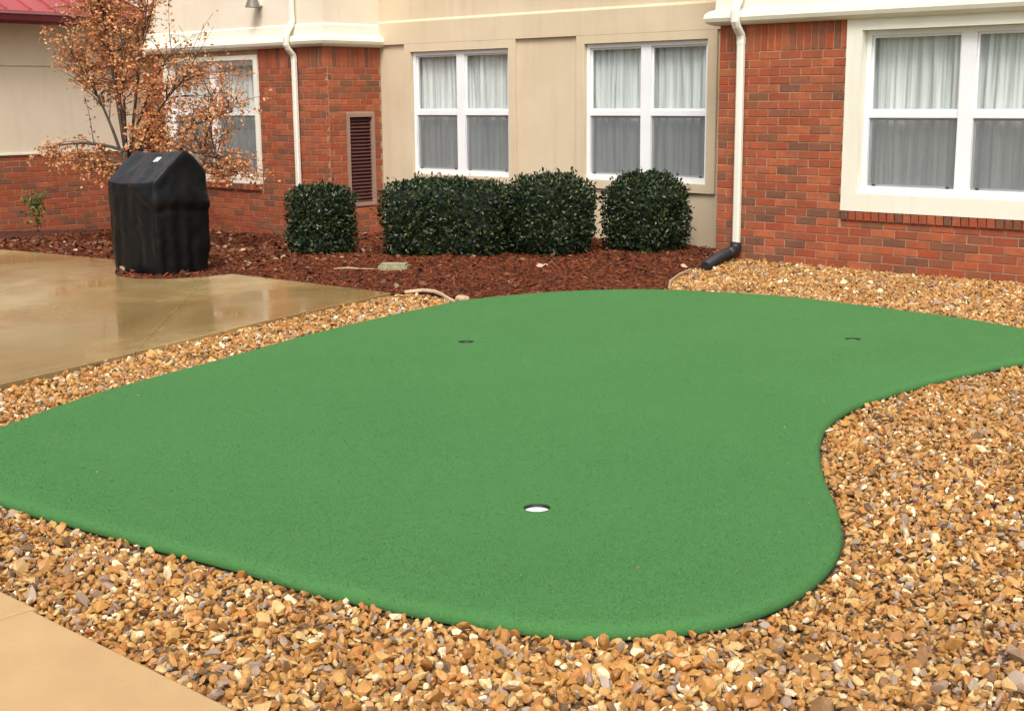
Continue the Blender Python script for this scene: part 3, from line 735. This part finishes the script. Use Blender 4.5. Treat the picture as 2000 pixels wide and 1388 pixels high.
# --- left wing
WL = (-18.98, -16.66, 0.68, 2.45)
CL = (-19.08, -16.56, 0.57, 2.52)
wall_l = slab_open('brick_wall', fx(YL), XW, XLR - 0.006, -0.5, ZTL, [CL], 0.006, 0.30, 'mortar', hotel)
lay(wall_l, brick_layout(-19.7, XLR, -0.35, ZTL, [CL, (CL[0], CL[1], 0.47, 0.57)]), 'f', YL)
u = CL[0]
while u < CL[1] - 0.02:
    e = min(u + BH, CL[1])
    me = bm_mesh('sill_brick', brick_unit(e - u - MJ, 0.09, 0.09, 0.005, rr.randrange(999))); me.materials.append(MATS['brick'])
    o = bpy.data.objects.new('sill_brick', me); COL.objects.link(o); o.parent = wall_l
    o.location = Vector(((u + e) / 2, YL - 0.04, 0.52)) - wloc(wall_l); o.rotation_euler = (R(4), 0, 0); u = e
slab_open('window_surround', fx(YL), CL[0] + 0.002, CL[1] - 0.002, CL[2] + 0.002, CL[3] - 0.002, [WL], -0.02, 0.20, 'trim_cream', hotel)
VENT = (12.93, 13.47, 0.28, 1.64)
wall_v = slab_open('brick_wall', rx(XLR), YL + 0.302, YC + 0.03, -0.5, ZTL, [VENT], 0.006, 0.30, 'mortar', hotel)
lay(wall_v, brick_layout(YL + 0.052, YC + 0.02, -0.35, ZTL, [VENT], phase=-0.05), 'r', XLR)
slab_open('stucco_wall', fx(YL), XW - 1.0, XLR, ZTL + 0.002, 6.2, [], 0.0, 0.30, 'stucco_cream', hotel)
slab_open('stucco_wall', rx(XLR), YL + 0.301, YC + 0.03, ZTL + 0.002, 6.2, [], 0.0, 0.30, 'stucco_cream', hotel)
sweep_xy('cornice', [(XW, YL), (XLR, YL), (XLR, YC + 0.02)], PROF(ZTL), 'trim_cream', hotel)

place_bricks(brick_jobs, 330)
brick_jobs = []

# --- louvred vent in the return
vent = empty('vent', (XLR, 13.2, 0.28), 'x', 'x'); del vent['label']; del vent['category']; vent.parent = hotel; vent.location = Vector((XLR, 13.2, 0.28)) - hotel.location
slab_open('vent_frame', rx(XLR), VENT[0], VENT[1], VENT[2], VENT[3], [(VENT[0] + 0.05, VENT[1] - 0.05, VENT[2] + 0.05, VENT[3] - 0.05)], -0.018, 0.06, 'vent_frame', vent)
box('vent_back', XLR - 0.20, XLR - 0.10, VENT[0] + 0.02, VENT[1] - 0.02, VENT[2] + 0.02, VENT[3] - 0.02, 'vent_paint', vent)
zz_ = VENT[2] + 0.075; sl = None
while zz_ < VENT[3] - 0.06:
    if sl is None:
        bm = bmesh.new(); w2 = (VENT[1] - VENT[0] - 0.102) / 2
        vs = bx(bm, -0.030, 0.030, -w2, w2, -0.005, 0.005)
        bmesh.ops.rotate(bm, verts=bm.verts[:], cent=(0, 0, 0), matrix=Matrix.Rotation(R(38), 3, 'Y'))
        sl = bm_mesh('slat', bm); sl.materials.append(MATS['vent_paint'])
    o = bpy.data.objects.new('slat', sl); COL.objects.link(o); o.parent = vent; o.location = Vector((XLR - 0.045, 13.2, zz_)) - wloc(vent); zz_ += 0.052

# --- windows
def window(Y, w, back, nm='window'):
    x0, x1, z0, z1 = w; cx = (x0 + x1) / 2
    e = bpy.data.objects.new('window', None); e.empty_display_size = 0.2; COL.objects.link(e); e.parent = hotel; e.location = Vector((cx, Y, z0)) - hotel.location
    fw_, mw, rz0, rz1 = 0.056, 0.078, 1.610, 1.680
    F0 = Y + back
    slab_open('frame', fx(F0), x0 + 0.003, x1 - 0.003, z0 + 0.003, z1 - 0.003, [(x0 + fw_, cx - mw, z0 + 0.075, z1 - fw_), (cx + mw, x1 - fw_, z0 + 0.075, z1 - fw_)], 0.0, 0.09, 'white_vinyl', e)
    for a, b in ((x0 + fw_, cx - mw), (cx + mw, x1 - fw_)):
        box('meeting_rail', a + 0.001, b - 0.001, F0 + 0.012, F0 + 0.07, rz0, rz1, 'white_vinyl', e, 0.006)
        s_ = 0.022
        for zz0, zz1, dp in ((z0 + 0.076, rz0 - 0.001, 0.045), (rz1 + 0.001, z1 - fw_ - 0.001, 0.028)):
            slab_open('sash', fx(F0), a + 0.001, b - 0.001, zz0, zz1, [(a + s_, b - s_, zz0 + s_, zz1 - s_)], dp, dp + 0.022, 'white_vinyl', e)
            box('pane', a + s_ - 0.004, b - s_ + 0.004, F0 + dp + 0.009, F0 + dp + 0.013, zz0 + s_ - 0.004, zz1 - s_ + 0.004, 'glass', e)
        box('insect_screen', a + 0.004, b - 0.004, F0 + 0.030, F0 + 0.032, z0 + 0.079, rz0 - 0.004, 'insect_screen', e)
        for q in (0.08, 0.92):
            box('latch', a + (b - a) * q - 0.018, a + (b - a) * q + 0.018, F0 + 0.018, F0 + 0.029, z0 + 0.077, z0 + 0.098, 'dark_latch', e, 0.003)
    slab_open('room', fx(F0), x0 - 0.25, x1 + 0.25, z0 - 0.25, z1 + 0.2, [(x0 - 0.22, x1 + 0.22, z0 - 0.22, z1 + 0.17)], 0.24, 1.2, 'dark_room', e)
    box('room_back', x0 - 0.25, x1 + 0.25, F0 + 1.201, F0 + 1.25, z0 - 0.25, z1 + 0.2, 'dark_room', e)
    return e
def curtain(Y, w, label, seed, gap):
    x0, x1, z0, z1 = w; rr = random.Random(seed); cx = (x0 + x1) / 2
    e = empty('sheer_curtain', (cx, Y, z0 - 0.15), label, 'curtain', 'sheer curtains behind the windows')
    for a, b in ((x0 - 0.12, cx - gap / 2), (cx + gap / 2, x1 + 0.12)):
        nxp = int((b - a) / 0.010); nzp = 10; V = []; ph = rr.uniform(0, 6); f1 = rr.uniform(52, 66)
        for i in range(nxp + 1):
            x = a + (b - a) * i / nxp
            am = 0.030 + 0.014 * noise.noise((x * 2.1, seed, 0))
            for j in range(nzp + 1):
                q = j / nzp; z = z0 - 0.14 + (z1 - z0 + 0.24) * q
                wv = math.sin(x * f1 * 0.8 + ph + 5.5 * noise.noise((x * 2.3, seed * 3.1, q * 0.5))) * am * (0.45 + 0.9 * abs(noise.noise((x * 3.3, seed, q * 0.8)))) + 0.034 * noise.noise((x * 7, q * 0.8, seed + 5)) + 0.012 * noise.noise((x * 26, q * 0.6, seed + 9))
                V.append((x, Y + wv, z))
        F = [(i * (nzp + 1) + j, (i + 1) * (nzp + 1) + j, (i + 1) * (nzp + 1) + j + 1, i * (nzp + 1) + j + 1) for i in range(nxp) for j in range(nzp)]
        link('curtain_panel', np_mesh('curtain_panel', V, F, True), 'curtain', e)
    bm = bmesh.new(); tube(bm, [(x0 - 0.18, Y, z1 + 0.11), (x1 + 0.18, Y, z1 + 0.11)], 0.010, 8); link('rod', bm_mesh('rod', bm, True), 'white_vinyl', e)
for Y, w, back, lab, seed, gap in ((YR, WR, 0.075, 'white sheer curtain in the large window beside the right downspout', 1, 0.004),
                                 (YC, W1, 0.045, 'white sheer curtain with a slight gap in the window next to the louvred vent', 2, 0.02),
                                 (YC, W2, 0.045, 'white sheer curtain in the window behind the rightmost round shrub', 3, 0.004),
                                 (YL, WL, 0.06, 'white sheer curtain in the window behind the orange leaved tree', 4, 0.004)):
    window(Y, w, back); curtain(Y + back + 0.135, w, lab, seed, gap)

# --- downspouts
def downspout(x, Y, ztop_b, zbot):
    e = bpy.data.objects.new('downspout', None); e.empty_display_size = 0.2; COL.objects.link(e); e.parent = hotel; e.location = Vector((x, Y, zbot)) - hotel.location
    y = Y - 0.050
    bm = bmesh.new(); rect_tube(bm, [(x, y, zbot), (x, y, ztop_b - 0.17)], 0.088, 0.066, (1, 0, 0)); link('pipe', bm_mesh('pipe', bm), 'downspout_paint', e)
    bm = bmesh.new()
    zt = ztop_b
    rect_tube(bm, [(x, y, zt - 0.22), (x, y, zt - 0.16), (x, y - 0.015, zt - 0.11), (x, y - 0.10, zt - 0.025), (x, y - 0.132, zt + 0.03), (x, y - 0.134, zt + 0.14), (x, y - 0.115, zt + 0.20), (x, y - 0.03, zt + 0.31), (x, y - 0.012, zt + 0.37), (x, y - 0.012, zt + 0.42)], 0.094, 0.072, (1, 0, 0))
    link('offset_elbow', bm_mesh('offset_elbow', bm), 'downspout_paint', e)
    bm = bmesh.new(); rect_tube(bm, [(x, y - 0.012, zt + 0.40), (x, y - 0.012, 6.15)], 0.088, 0.066, (1, 0, 0)); link('pipe', bm_mesh('pipe', bm), 'downspout_paint', e)
downspout(-8.235, YR, ZT, 0.10)
downspout(-15.63, YL, ZTL, -0.10)

# ------------------------------------------------------------------ far-left building with the red metal roof
bl = empty('red_roofed_building', (XW, 9.0, -0.4), 'low stucco building with brick base and red standing seam metal roof', 'building')
Y0 = 3.0; YE = YL - 0.004
wall_b = slab_open('brick_wall', rx(XW), Y0, YE, -0.6, 1.02, [], 0.006, 0.30, 'mortar', bl)
lay(wall_b, brick_layout(8.7, YE, -0.45, 1.02, [], soldier=0), 'r', XW)
place_bricks(brick_jobs, 300)
box('coping', XW - 0.28, XW + 0.028, Y0, YE, 1.021, 1.058, 'trim_cream', bl, 0.006)
slab_open('stucco_panel', rx(XW), Y0, YE, 1.06, 2.385, [], 0.0, 0.28, 'stucco_tan_lit', bl)
slab_open('groove', rx(XW), Y0, YE, 2.386, 2.406, [], 0.022, 0.28, 'stucco_tan_lit', bl)
slab_open('stucco_panel', rx(XW), Y0, YE, 2.407, 3.12, [], 0.0, 0.28, 'stucco_tan_lit', bl)
box('soffit', XW + 0.002, XW + 0.44, Y0, YE, 3.06, 3.085, 'soffit_paint', bl)
# gutter
bm = bmesh.new(); prof = [(XW + 0.44, 3.02), (XW + 0.55, 3.02), (XW + 0.585, 3.07), (XW + 0.60, 3.15), (XW + 0.62, 3.16), (XW + 0.60, 3.172), (XW + 0.46, 3.172), (XW + 0.44, 3.14)]
rg = [[bm.verts.new((x, yy, z)) for x, z in prof] for yy in (Y0, YE - 0.02)]
for j in range(len(prof)): bm.faces.new([rg[0][j], rg[0][(j + 1) % len(prof)], rg[1][(j + 1) % len(prof)], rg[1][j]])
bm.faces.new(rg[0]); bm.faces.new(rg[1][::-1]); link('gutter', bm_mesh('gutter', bm), 'maroon_paint', bl)
sl_ = math.tan(R(24)); xe, ze = XW + 0.57, 3.185
bm = bmesh.new(); L = 4.5
vs = [bm.verts.new(p) for p in ((xe, Y0, ze), (xe, YE - 0.01, ze), (xe - L, YE - 0.01, ze + L * sl_), (xe - L, Y0, ze + L * sl_), (xe, Y0, ze + .03), (xe, YE - 0.01, ze + .03), (xe - L, YE - 0.01, ze + L * sl_ + .03), (xe - L, Y0, ze + L * sl_ + .03))]
for f in ((0, 1, 2, 3), (4, 5, 6, 7), (0, 1, 5, 4), (1, 2, 6, 5), (2, 3, 7, 6), (3, 0, 4, 7)): bm.faces.new([vs[i] for i in f])
roof = link('roof', bm_mesh('roof', bm), 'red_metal', bl)
sm = None; yy = YE - 0.06
while yy > 7.0:
    bm = bmesh.new(); v = [bm.verts.new((xe - dx, yy + dy, ze + dx * sl_ + dz)) for dx in (0.0, L) for dy, dz in ((-.014, .029), (.014, .029), (.014, .072), (-.014, .072))]
    for f in ((0, 1, 5, 4), (1, 2, 6, 5), (2, 3, 7, 6), (3, 0, 4, 7), (3, 2, 1, 0), (4, 5, 6, 7)): bm.faces.new([v[i] for i in f])
    link('seam', bm_mesh('seam', bm), 'red_metal', roof); yy -= 0.40

# ------------------------------------------------------------------ wall lamp high on the left wing
lamp = empty('wall_lamp', (-16.45, YL, 3.18), 'small dark wall lamp high on the cream stucco left wing', 'wall lamp')
box('back_plate', -16.53, -16.37, YL - 0.035, YL - 0.001, 3.22, 3.46, 'trim_cream', lamp, 0.008)
bm = bmesh.new()
bmesh.ops.create_cone(bm, cap_ends=True, segments=20, radius1=0.115, radius2=0.06, depth=0.14, matrix=Matrix.Translation((-16.45, YL - 0.13, 3.27)))
link('shade', bm_mesh('shade', bm), 'lamp_metal', lamp)
bm = bmesh.new(); tube(bm, [(-16.45, YL - 0.02, 3.36), (-16.45, YL - 0.10, 3.38), (-16.45, YL - 0.13, 3.335)], 0.018, 10); link('arm', bm_mesh('arm', bm, True), 'trim_cream', lamp)

# ------------------------------------------------------------------ shrubs
def shrub(name, c, dims, label, nleaf, p_exp, seed, lean=0.0, rotz=0.0):
    cx, cy = c; wx, wy, h = dims; z0 = float(hg(cx, cy))
    e = empty(name, (cx, cy, z0), label, 'shrub', 'clipped evergreen shrubs along the wall'); e.rotation_euler = (0, 0, 0)
    cr, sr = math.cos(rotz), math.sin(rotz)
    def surf(D):
        """radius of the superellipsoid along unit directions"""
        q = (np.abs(D[:, 0] / (wx / 2)) ** p_exp + np.abs(D[:, 1] / (wy / 2)) ** p_exp + np.abs(D[:, 2] / (h / 2)) ** p_exp) ** (-1 / p_exp)
        lump = np.array([noise.fractal((d[0] * 2.2 + seed, d[1] * 2.2, d[2] * 2.2), 0.8, 2.0, 3) for d in D])
        return q * (1 + 0.105 * lump)
    def place(Pl):
        X = Pl[:, 0] * cr - Pl[:, 1] * sr + cx; Y = Pl[:, 0] * sr + Pl[:, 1] * cr + cy; Z = np.maximum(Pl[:, 2] + z0 + h / 2 - 0.07, z0 + 0.01)
        return np.column_stack([X, Y, Z])
    D0 = rng.normal(0, 1, (nleaf * 2, 3)); 
    # even cover: sample on box-like surface by direction stretch
    D0 *= np.array([wx, wy, h]); D0 /= np.linalg.norm(D0, axis=1)[:, None]
    D0 = D0[:nleaf]
    r = surf(D0); depth = 1 - np.abs(rng.normal(0, 0.085, nleaf)); out = rng.random(nleaf) < 0.09; depth[out] += rng.uniform(0.02, 0.13, out.sum())
    Pl = D0 * (r * depth)[:, None]
    Nn = np.sign(D0) * np.abs(Pl / np.array([wx / 2, wy / 2, h / 2])) ** (p_exp - 1); Nn /= np.linalg.norm(Nn, axis=1)[:, None] + 1e-9
    low = Pl[:, 2] < -h / 2 * 0.86; keep = ~(low & (rng.random(nleaf) < 0.55)); Pl, Nn = Pl[keep], Nn[keep]; m = len(Pl)
    Nw = np.column_stack([Nn[:, 0] * cr - Nn[:, 1] * sr, Nn[:, 0] * sr + Nn[:, 1] * cr, Nn[:, 2]])
    Dl = Nw * 0.55 + rng.normal(0, 0.62, (m, 3)) + np.array([0, 0, 0.35]); Ul = Nw + np.array([0, 0, 0.5]) + rng.normal(0, 0.42, (m, 3))
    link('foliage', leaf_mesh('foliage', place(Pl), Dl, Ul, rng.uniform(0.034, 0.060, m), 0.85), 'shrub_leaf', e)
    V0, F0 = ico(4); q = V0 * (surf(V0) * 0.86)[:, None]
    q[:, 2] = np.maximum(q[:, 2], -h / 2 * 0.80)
    link('foliage_core', np_mesh('foliage_core', place(q), F0, True), 'shrub_core', e)  # added solid dark core that closes the view through the foliage
    bm = bmesh.new()
    for k in range(5):
        a = rng.uniform(0, 6.28); px, py = cx + 0.12 * wx * math.cos(a), cy + 0.12 * wy * math.sin(a)
        tube(bm, [(px, py, z0 - 0.05), (px + 0.05 * math.cos(a), py + 0.05 * math.sin(a), z0 + 0.12), (px + 0.16 * math.cos(a), py + 0.16 * math.sin(a), z0 + 0.35)], [0.02, 0.017, 0.012], 6)
    link('stem', bm_mesh('stem', bm, True), 'bark', e)
shrub('clipped_shrub', (-12.74, 10.52), (0.64, 0.70, 0.90), 'small boxy dark green shrub in front of the louvred vent', 7000, 6.0, 11)
shrub('clipped_shrub', (-11.22, 11.22), (1.52, 0.95, 0.95), 'wide flat topped dark green shrub, broadest of the row', 12000, 5.0, 23, rotz=R(24))
shrub('clipped_shrub', (-10.24, 11.96), (0.98, 0.95, 1.00), 'dome topped dark green shrub touching the widest shrub on its right', 8500, 3.3, 37)
shrub('clipped_shrub', (-9.52, 12.90), (0.94, 0.88, 0.98), 'rounded dark green shrub standing alone nearest the right downspout', 8500, 3.6, 51)

# ------------------------------------------------------------------ trees, twiggy shrub, sapling
def curve_pts(a, b, bulge, k=6):
    a, b = Vector(a), Vector(b); mid = (a + b) / 2 + Vector(bulge)
    return [(1 - u) ** 2 * a + 2 * u * (1 - u) * mid + u * u * b for u in [i / k for i in range(k + 1)]]
def woody(name, base, stems, zones, label, cat, leafmat, leaf_len, trunk_r, trunk_top, seed):
    """stems: list of end points of main limbs; zones: (centre, radii, n twigs, leaves per twig)"""
    r_ = random.Random(seed); base = Vector(base)
    e = empty(name, base, label, cat)
    bmT = bmesh.new(); tt = Vector(trunk_top)
    tp = curve_pts(base - Vector((0, 0, 0.1)), tt, (r_.uniform(-.05, .05), r_.uniform(-.05, .05), 0), 8)
    if trunk_r > 0.012: tube(bmT, tp, [trunk_r * (1.35 - 0.5 * i / 8) if i else trunk_r * 1.6 for i in range(9)], 10)
    nodes = []
    for s in stems:
        st = tp[r_.choice([6, 7, 8])] if trunk_r > 0.012 else base + Vector((r_.uniform(-.06, .06), r_.uniform(-.06, .06), -0.03))
        v = Vector(s) - st
        cp = curve_pts(st, s, (v.x * -0.12 + r_.uniform(-.08, .08), v.y * -0.12 + r_.uniform(-.08, .08), 0.10 * v.length), 10)
        r0 = trunk_r * 0.62 if trunk_r > 0.012 else trunk_r
        tube(bmT, cp, [r0 * (1 - 0.78 * i / 10) for i in range(11)], 7)
        nodes += [(p, r0 * (1 - 0.78 * i / 10)) for i, p in enumerate(cp) if i >= 2]
    if trunk_r > 0.012: link('trunk', bm_mesh('trunk', bmT, True), 'bark', e)
    bmB = bmesh.new() if trunk_r > 0.012 else bmT
    LP, LD = [], []
    for c, rad, nt, nlv in zones:
        for _ in range(nt):
            d = Vector((r_.gauss(0, 1), r_.gauss(0, 1), r_.gauss(0, 1))).normalized() * (r_.random() ** 0.4)
            tip = Vector((c[0] + d.x * rad[0], c[1] + d.y * rad[1], c[2] + d.z * rad[2]))
            cand = sorted(nodes, key=lambda q: (q[0] - tip).length + (0.9 if q[0].z > tip.z + 0.05 else 0))[:5]
            st, r0 = r_.choice(cand)
            v = tip - st
            cp = curve_pts(st, tip, (r_.uniform(-.1, .1) * v.length, r_.uniform(-.1, .1) * v.length, 0.12 * v.length), 6)
            tr0 = min(r0 * 0.7, 0.004 + 0.008 * v.length)
            tube(bmB, cp, [max(tr0 * (1 - 0.75 * i / 6), 0.0022) for i in range(7)], 5, cap=False)
            for _k in range(nlv):
                u = min(0.999, 0.18 + 0.85 * r_.random()); f = u * 6; i = int(f); p = cp[i].lerp(cp[min(i + 1, 6)], f - i)
                p = p + Vector((r_.gauss(0, .045), r_.gauss(0, .045), r_.gauss(0, .045)))
                LP.append(p); LD.append(v.normalized() * 0.4 + Vector((r_.gauss(0, .7), r_.gauss(0, .7), r_.gauss(0, .6) - 0.35)))
    if trunk_r > 0.012: link('branches', bm_mesh('branches', bmB, True), 'bark', e)
    else: link('stems', bm_mesh('stems', bmT, True), 'bark', e)
    LP = np.array([p[:] for p in LP]); LD = np.array([p[:] for p in LD]); m = len(LP)
    U = rng.normal(0, 0.8, (m, 3)) + np.array([0, 0, 0.6])
    link('crown', leaf_mesh('crown', LP, LD, U, rng.uniform(leaf_len * 0.65, leaf_len * 1.25, m), 0.95), leafmat, e)
    return e
TB = (-16.62, 10.25)
woody('autumn_tree', (*TB, float(hg(*TB))),
      [(-17.5, 10.5, 3.2), (-16.9, 10.1, 3.7), (-16.3, 10.6, 3.5), (-17.3, 9.9, 2.5), (-15.6, 10.4, 2.5), (-14.9, 10.2, 2.2), (-14.6, 10.6, 1.7), (-17.8, 10.3, 1.30), (-18.7, 10.1, 1.15), (-17.6, 10.5, 0.95), (-16.0, 9.9, 2.7), (-15.5, 10.2, 1.6), (-14.3, 10.3, 1.05), (-14.7, 10.5, 0.85)],
      [((-17.20, 10.3, 2.70), (0.92, 0.8, 0.85), 190, 27), ((-16.6, 10.3, 3.4), (0.85, 0.8, 0.6), 105, 27), ((-16.05, 10.3, 2.05), (0.60, 0.6, 0.75), 70, 24),
       ((-15.9, 10.3, 1.35), (0.70, 0.5, 0.40), 48, 22), ((-14.5, 10.3, 1.95), (1.10, 0.6, 0.52), 70, 24), ((-15.1, 10.3, 1.5), (0.75, 0.6, 0.45), 30, 20), ((-15.2, 10.3, 2.60), (1.0, 0.6, 0.45), 30, 6),
       ((-18.0, 10.2, 1.02), (1.05, 0.45, 0.28), 56, 24), ((-17.35, 10.2, 0.78), (0.50, 0.4, 0.24), 34, 22), ((-14.15, 10.4, 0.92), (0.52, 0.4, 0.26), 44, 22)],
      'small ornamental tree with sparse orange autumn leaves behind the covered grill', 'tree', 'autumn_leaf', 0.050, 0.045, (TB[0] - 0.03, TB[1], 1.15), 5)
woody('sapling', (-18.3, 9.75, float(hg(-18.3, 9.75))), [(-18.35, 9.75, 0.70), (-18.2, 9.8, 0.55)],
      [((-18.3, 9.75, 0.40), (0.24, 0.2, 0.32), 16, 13)],
      'thin yellow green sapling against the brick base at far left', 'plant', 'sapling_leaf', 0.06, 0.008, (-18.3, 9.75, 0.4), 17)

# ------------------------------------------------------------------ covered grill
gr = empty('covered_grill', (-12.42, 8.08, 0.02), 'barbecue grill under a black weatherproof cover at the patio edge', 'grill')
GW, GD, GN = 0.93, 0.70, 44
gx0, gy0 = -12.93, 7.68
def cover_point(u, v, w):
    # gabled top: front slope, ridge, short back slope
    ridge = 0.56
    top = 1.0 + 0.31 * smoothstep(0.0, 1.0, np.array(min(v / ridge, 1.0))) * 1.0 if v < ridge else 1.31 - 0.26 * ((v - ridge) / (1 - ridge))
    top = float(1.0 + 0.31 * min(v / ridge, 1.0) ** 0.95) if v < ridge else float(1.31 - 0.22 * ((v - ridge) / (1 - ridge)) ** 1.6)
    top += 0.03 * u - 0.02 * math.sin(u * 3.1) 
    z = 0.045 + (top - 0.045) * w
    # rounded plan + bulge
    a, b = u * 2 - 1, v * 2 - 1
    sx = a * (1 - 0.06 * b ** 4); sy = b * (1 - 0.06 * a ** 4)
    bul = 0.965 + 0.055 * math.sin(w * math.pi * 0.85)
    x = gx0 + GW / 2 + sx * GW / 2 * bul; y = gy0 + GD / 2 + sy * GD / 2 * bul
    return Vector((x, y, z))
bm = bmesh.new(); bmesh.ops.create_cube(bm, size=1.0)
bmesh.ops.subdivide_edges(bm, edges=bm.edges[:], cuts=GN, use_grid_fill=True)
bmesh.ops.delete(bm, geom=[f for f in bm.faces if f.calc_center_median().z < -0.499], context='FACES')
for f in bm.faces: f.material_index = 1 if f.calc_center_median().z > 0.499 else 0
for v in bm.verts:
    u, q, w = v.co.x + 0.5, v.co.y + 0.5, v.co.z + 0.5
    p = cover_point(u, q, w)
    nrm = Vector((0, 0, 0))
    if u > 0.999: nrm += Vector((1, 0, 0))
    if u < 0.001: nrm -= Vector((1, 0, 0))
    if q < 0.001: nrm -= Vector((0, 1, 0))
    if q > 0.999: nrm += Vector((0, 1, 0))
    if w > 0.999: nrm += Vector((0, 0, 1)) + (Vector((0, -0.6, 0)) if q < 0.55 else Vector((0, 0.4, 0)))
    nrm = nrm.normalized() if nrm.length else nrm
    s = (u if q < 0.5 else 2 - u) if q in (0, 1) else q + 1
    # drape folds: hanging vertical creases fading upward, diagonal pulls, shelf flap
    d = 0.034 * (1 - w) * noise.noise((p.x * 9 + p.y * 9, p.y * 3, p.z * 0.8)) + 0.018 * noise.noise((p.x * 5, p.y * 5 + 7, p.z * 4)) + 0.012 * abs(noise.noise((p.x * 6 + p.z * 5, p.y * 6 - p.z * 5, 2))) + 0.007 * noise.noise((p.x * 14, p.y * 14, p.z * 10 + 3))
    line = None
    if u > 0.999: line = 0.74 + 0.02 * math.sin(q * 5)
    elif q < 0.001 and u > 0.42: line = 1.0 - 0.26 * (u - 0.42) / 0.58
    if line is not None and w < 0.9999:
        dz = p.z - line
        d += 0.035 * float(smoothstep(-0.015, 0.02, np.array(dz))) * (1 - 0.8 * float(smoothstep(0.0, 0.30, np.array(dz))))
        d -= 0.016 * math.exp(-((dz + 0.03) / 0.025) ** 2)
    v.co = p + nrm * d
    if w > 0.999: v.co.z += -0.012 * abs(math.sin(u * math.pi * 2.0)) * (1 if 0.1 < q < 0.5 else 0.4)
for _ in range(3): bmesh.ops.smooth_vert(bm, verts=[v for v in bm.verts if not v.is_boundary], factor=0.5, use_axis_x=True, use_axis_y=True, use_axis_z=True)
bmesh.ops.recalc_face_normals(bm, faces=bm.faces[:])
cov = link('cover', bm_mesh('cover', bm, True), 'cover_fabric', gr); cov.data.materials.append(MATS['cover_top'])
p = cover_point(0.64, 0.46, 1.0)
bm = bmesh.new()
c0 = [cover_point(a, b, 1.0) + Vector((0, -0.012, 0.016)) for a, b in ((0.66, 0.34), (0.75, 0.34), (0.75, 0.42), (0.66, 0.42))]
vs = [bm.verts.new(q) for q in c0]; f = bm.faces.new(vs); r_ = bmesh.ops.extrude_face_region(bm, geom=[f])
for q in r_['geom']:
    if isinstance(q, bmesh.types.BMVert): q.co += Vector((0, -0.003, 0.004))
link('care_tag', bm_mesh('care_tag', bm), 'white_tag', cov)
for ax in (0.1, 0.9):
    for ay in (0.12, 0.88):
        bm = bmesh.new(); x, y = gx0 + GW * ax, gy0 + GD * ay
        bmesh.ops.create_cone(bm, cap_ends=True, segments=16, radius1=0.038, radius2=0.038, depth=0.026, matrix=Matrix.Translation((x, y, 0.052)) @ Matrix.Rotation(math.pi / 2, 4, 'X'))
        link('caster', bm_mesh('caster', bm), 'black_rubber', gr)

# ------------------------------------------------------------------ black corrugated drain hose at the right downspout
dh = empty('drain_hose', (-8.1, 12.3, 0.0), 'black corrugated drain hose at the foot of the right downspout', 'drain hose')
bm = bmesh.new(); pts = curve_pts((-8.22, 12.72, 0.095), (-7.93, 11.83, 0.055), (0.02, 0.0, 0.03), 46)
tube(bm, pts, [0.056 + 0.008 * (1 if i % 2 else -1) for i in range(len(pts))], 16, cap=True)
link('corrugated_tube', bm_mesh('corrugated_tube', bm), 'black_rubber', dh)
bm = bmesh.new(); tube(bm, [(-8.235, 12.90, 0.20), (-8.235, 12.885, 0.135), (-8.23, 12.83, 0.10), (-8.215, 12.70, 0.092)], [0.062, 0.068, 0.070, 0.068], 16)
link('adapter', bm_mesh('adapter', bm, True), 'black_rubber', dh)

# ------------------------------------------------------------------ small things lying in the bed
z = float(hg(-10.5, 9.75))
bm = bmesh.new(); bx(bm, -10.70, -10.38, 9.58, 9.80, z - 0.03, z + 0.075); bmesh.ops.bevel(bm, geom=bm.edges[:], offset=0.022, segments=2, affect='EDGES')
bmesh.ops.rotate(bm, verts=bm.verts[:], cent=(-10.54, 9.7, z), matrix=Matrix.Rotation(R(35), 3, 'Z'))
tag(link('stepping_stone', bm_mesh('stepping_stone', bm), 'pale_stone'), 'pale greenish flat stone lying in the mulch before the widest shrub', 'stone')
bm = bmesh.new(); tube(bm, [(-10.98, 9.22, 0.045), (-10.86, 9.32, 0.055), (-10.72, 9.38, 0.05), (-10.60, 9.50, 0.045)], [0.010, 0.012, 0.010, 0.006], 7)
tag(link('stick', bm_mesh('stick', bm, True), 'stick_wood'), 'short pale stick lying on the mulch left of the flat stone', 'stick')
bm = bmesh.new(); pts = [(-9.16, 8.57, 0.035), (-9.02, 8.66, 0.055), (-8.86, 8.66, 0.058), (-8.70, 8.60, 0.050), (-8.50, 8.50, 0.035), (-8.40, 8.46, 0.030)]
rect_tube(bm, pts, 0.026, 0.030, (0.3, 0.95, 0))
tag(link('edging_strip', bm_mesh('edging_strip', bm), 'pale_edging'), 'pale curved edging strip between the patio corner and the putting green', 'edging')
bm = bmesh.new(); pts = [(-7.46, 10.50, 0.02), (-7.66, 10.82, 0.030), (-7.86, 11.25, 0.034), (-8.00, 11.66, 0.030)]
rect_tube(bm, pts, 0.014, 0.03, (0.9, 0.42, 0))
tag(link('edging_strip', bm_mesh('edging_strip', bm), 'pale_edging'), 'tan edging strip between mulch and gravel below the right downspout', 'edging')
bm = bmesh.new(); V0, F0 = ico(2); q = V0 * np.array([0.085, 0.055, 0.035]) * (1 + rng.normal(0, 0.06, (len(V0), 1))) + np.array([-8.43, 8.60, 0.035])
bm.free()
tag(link('loose_rock', np_mesh('loose_rock', q, F0), 'pale_edging'), 'loose cream rock at the far left edge of the putting green', 'rock')
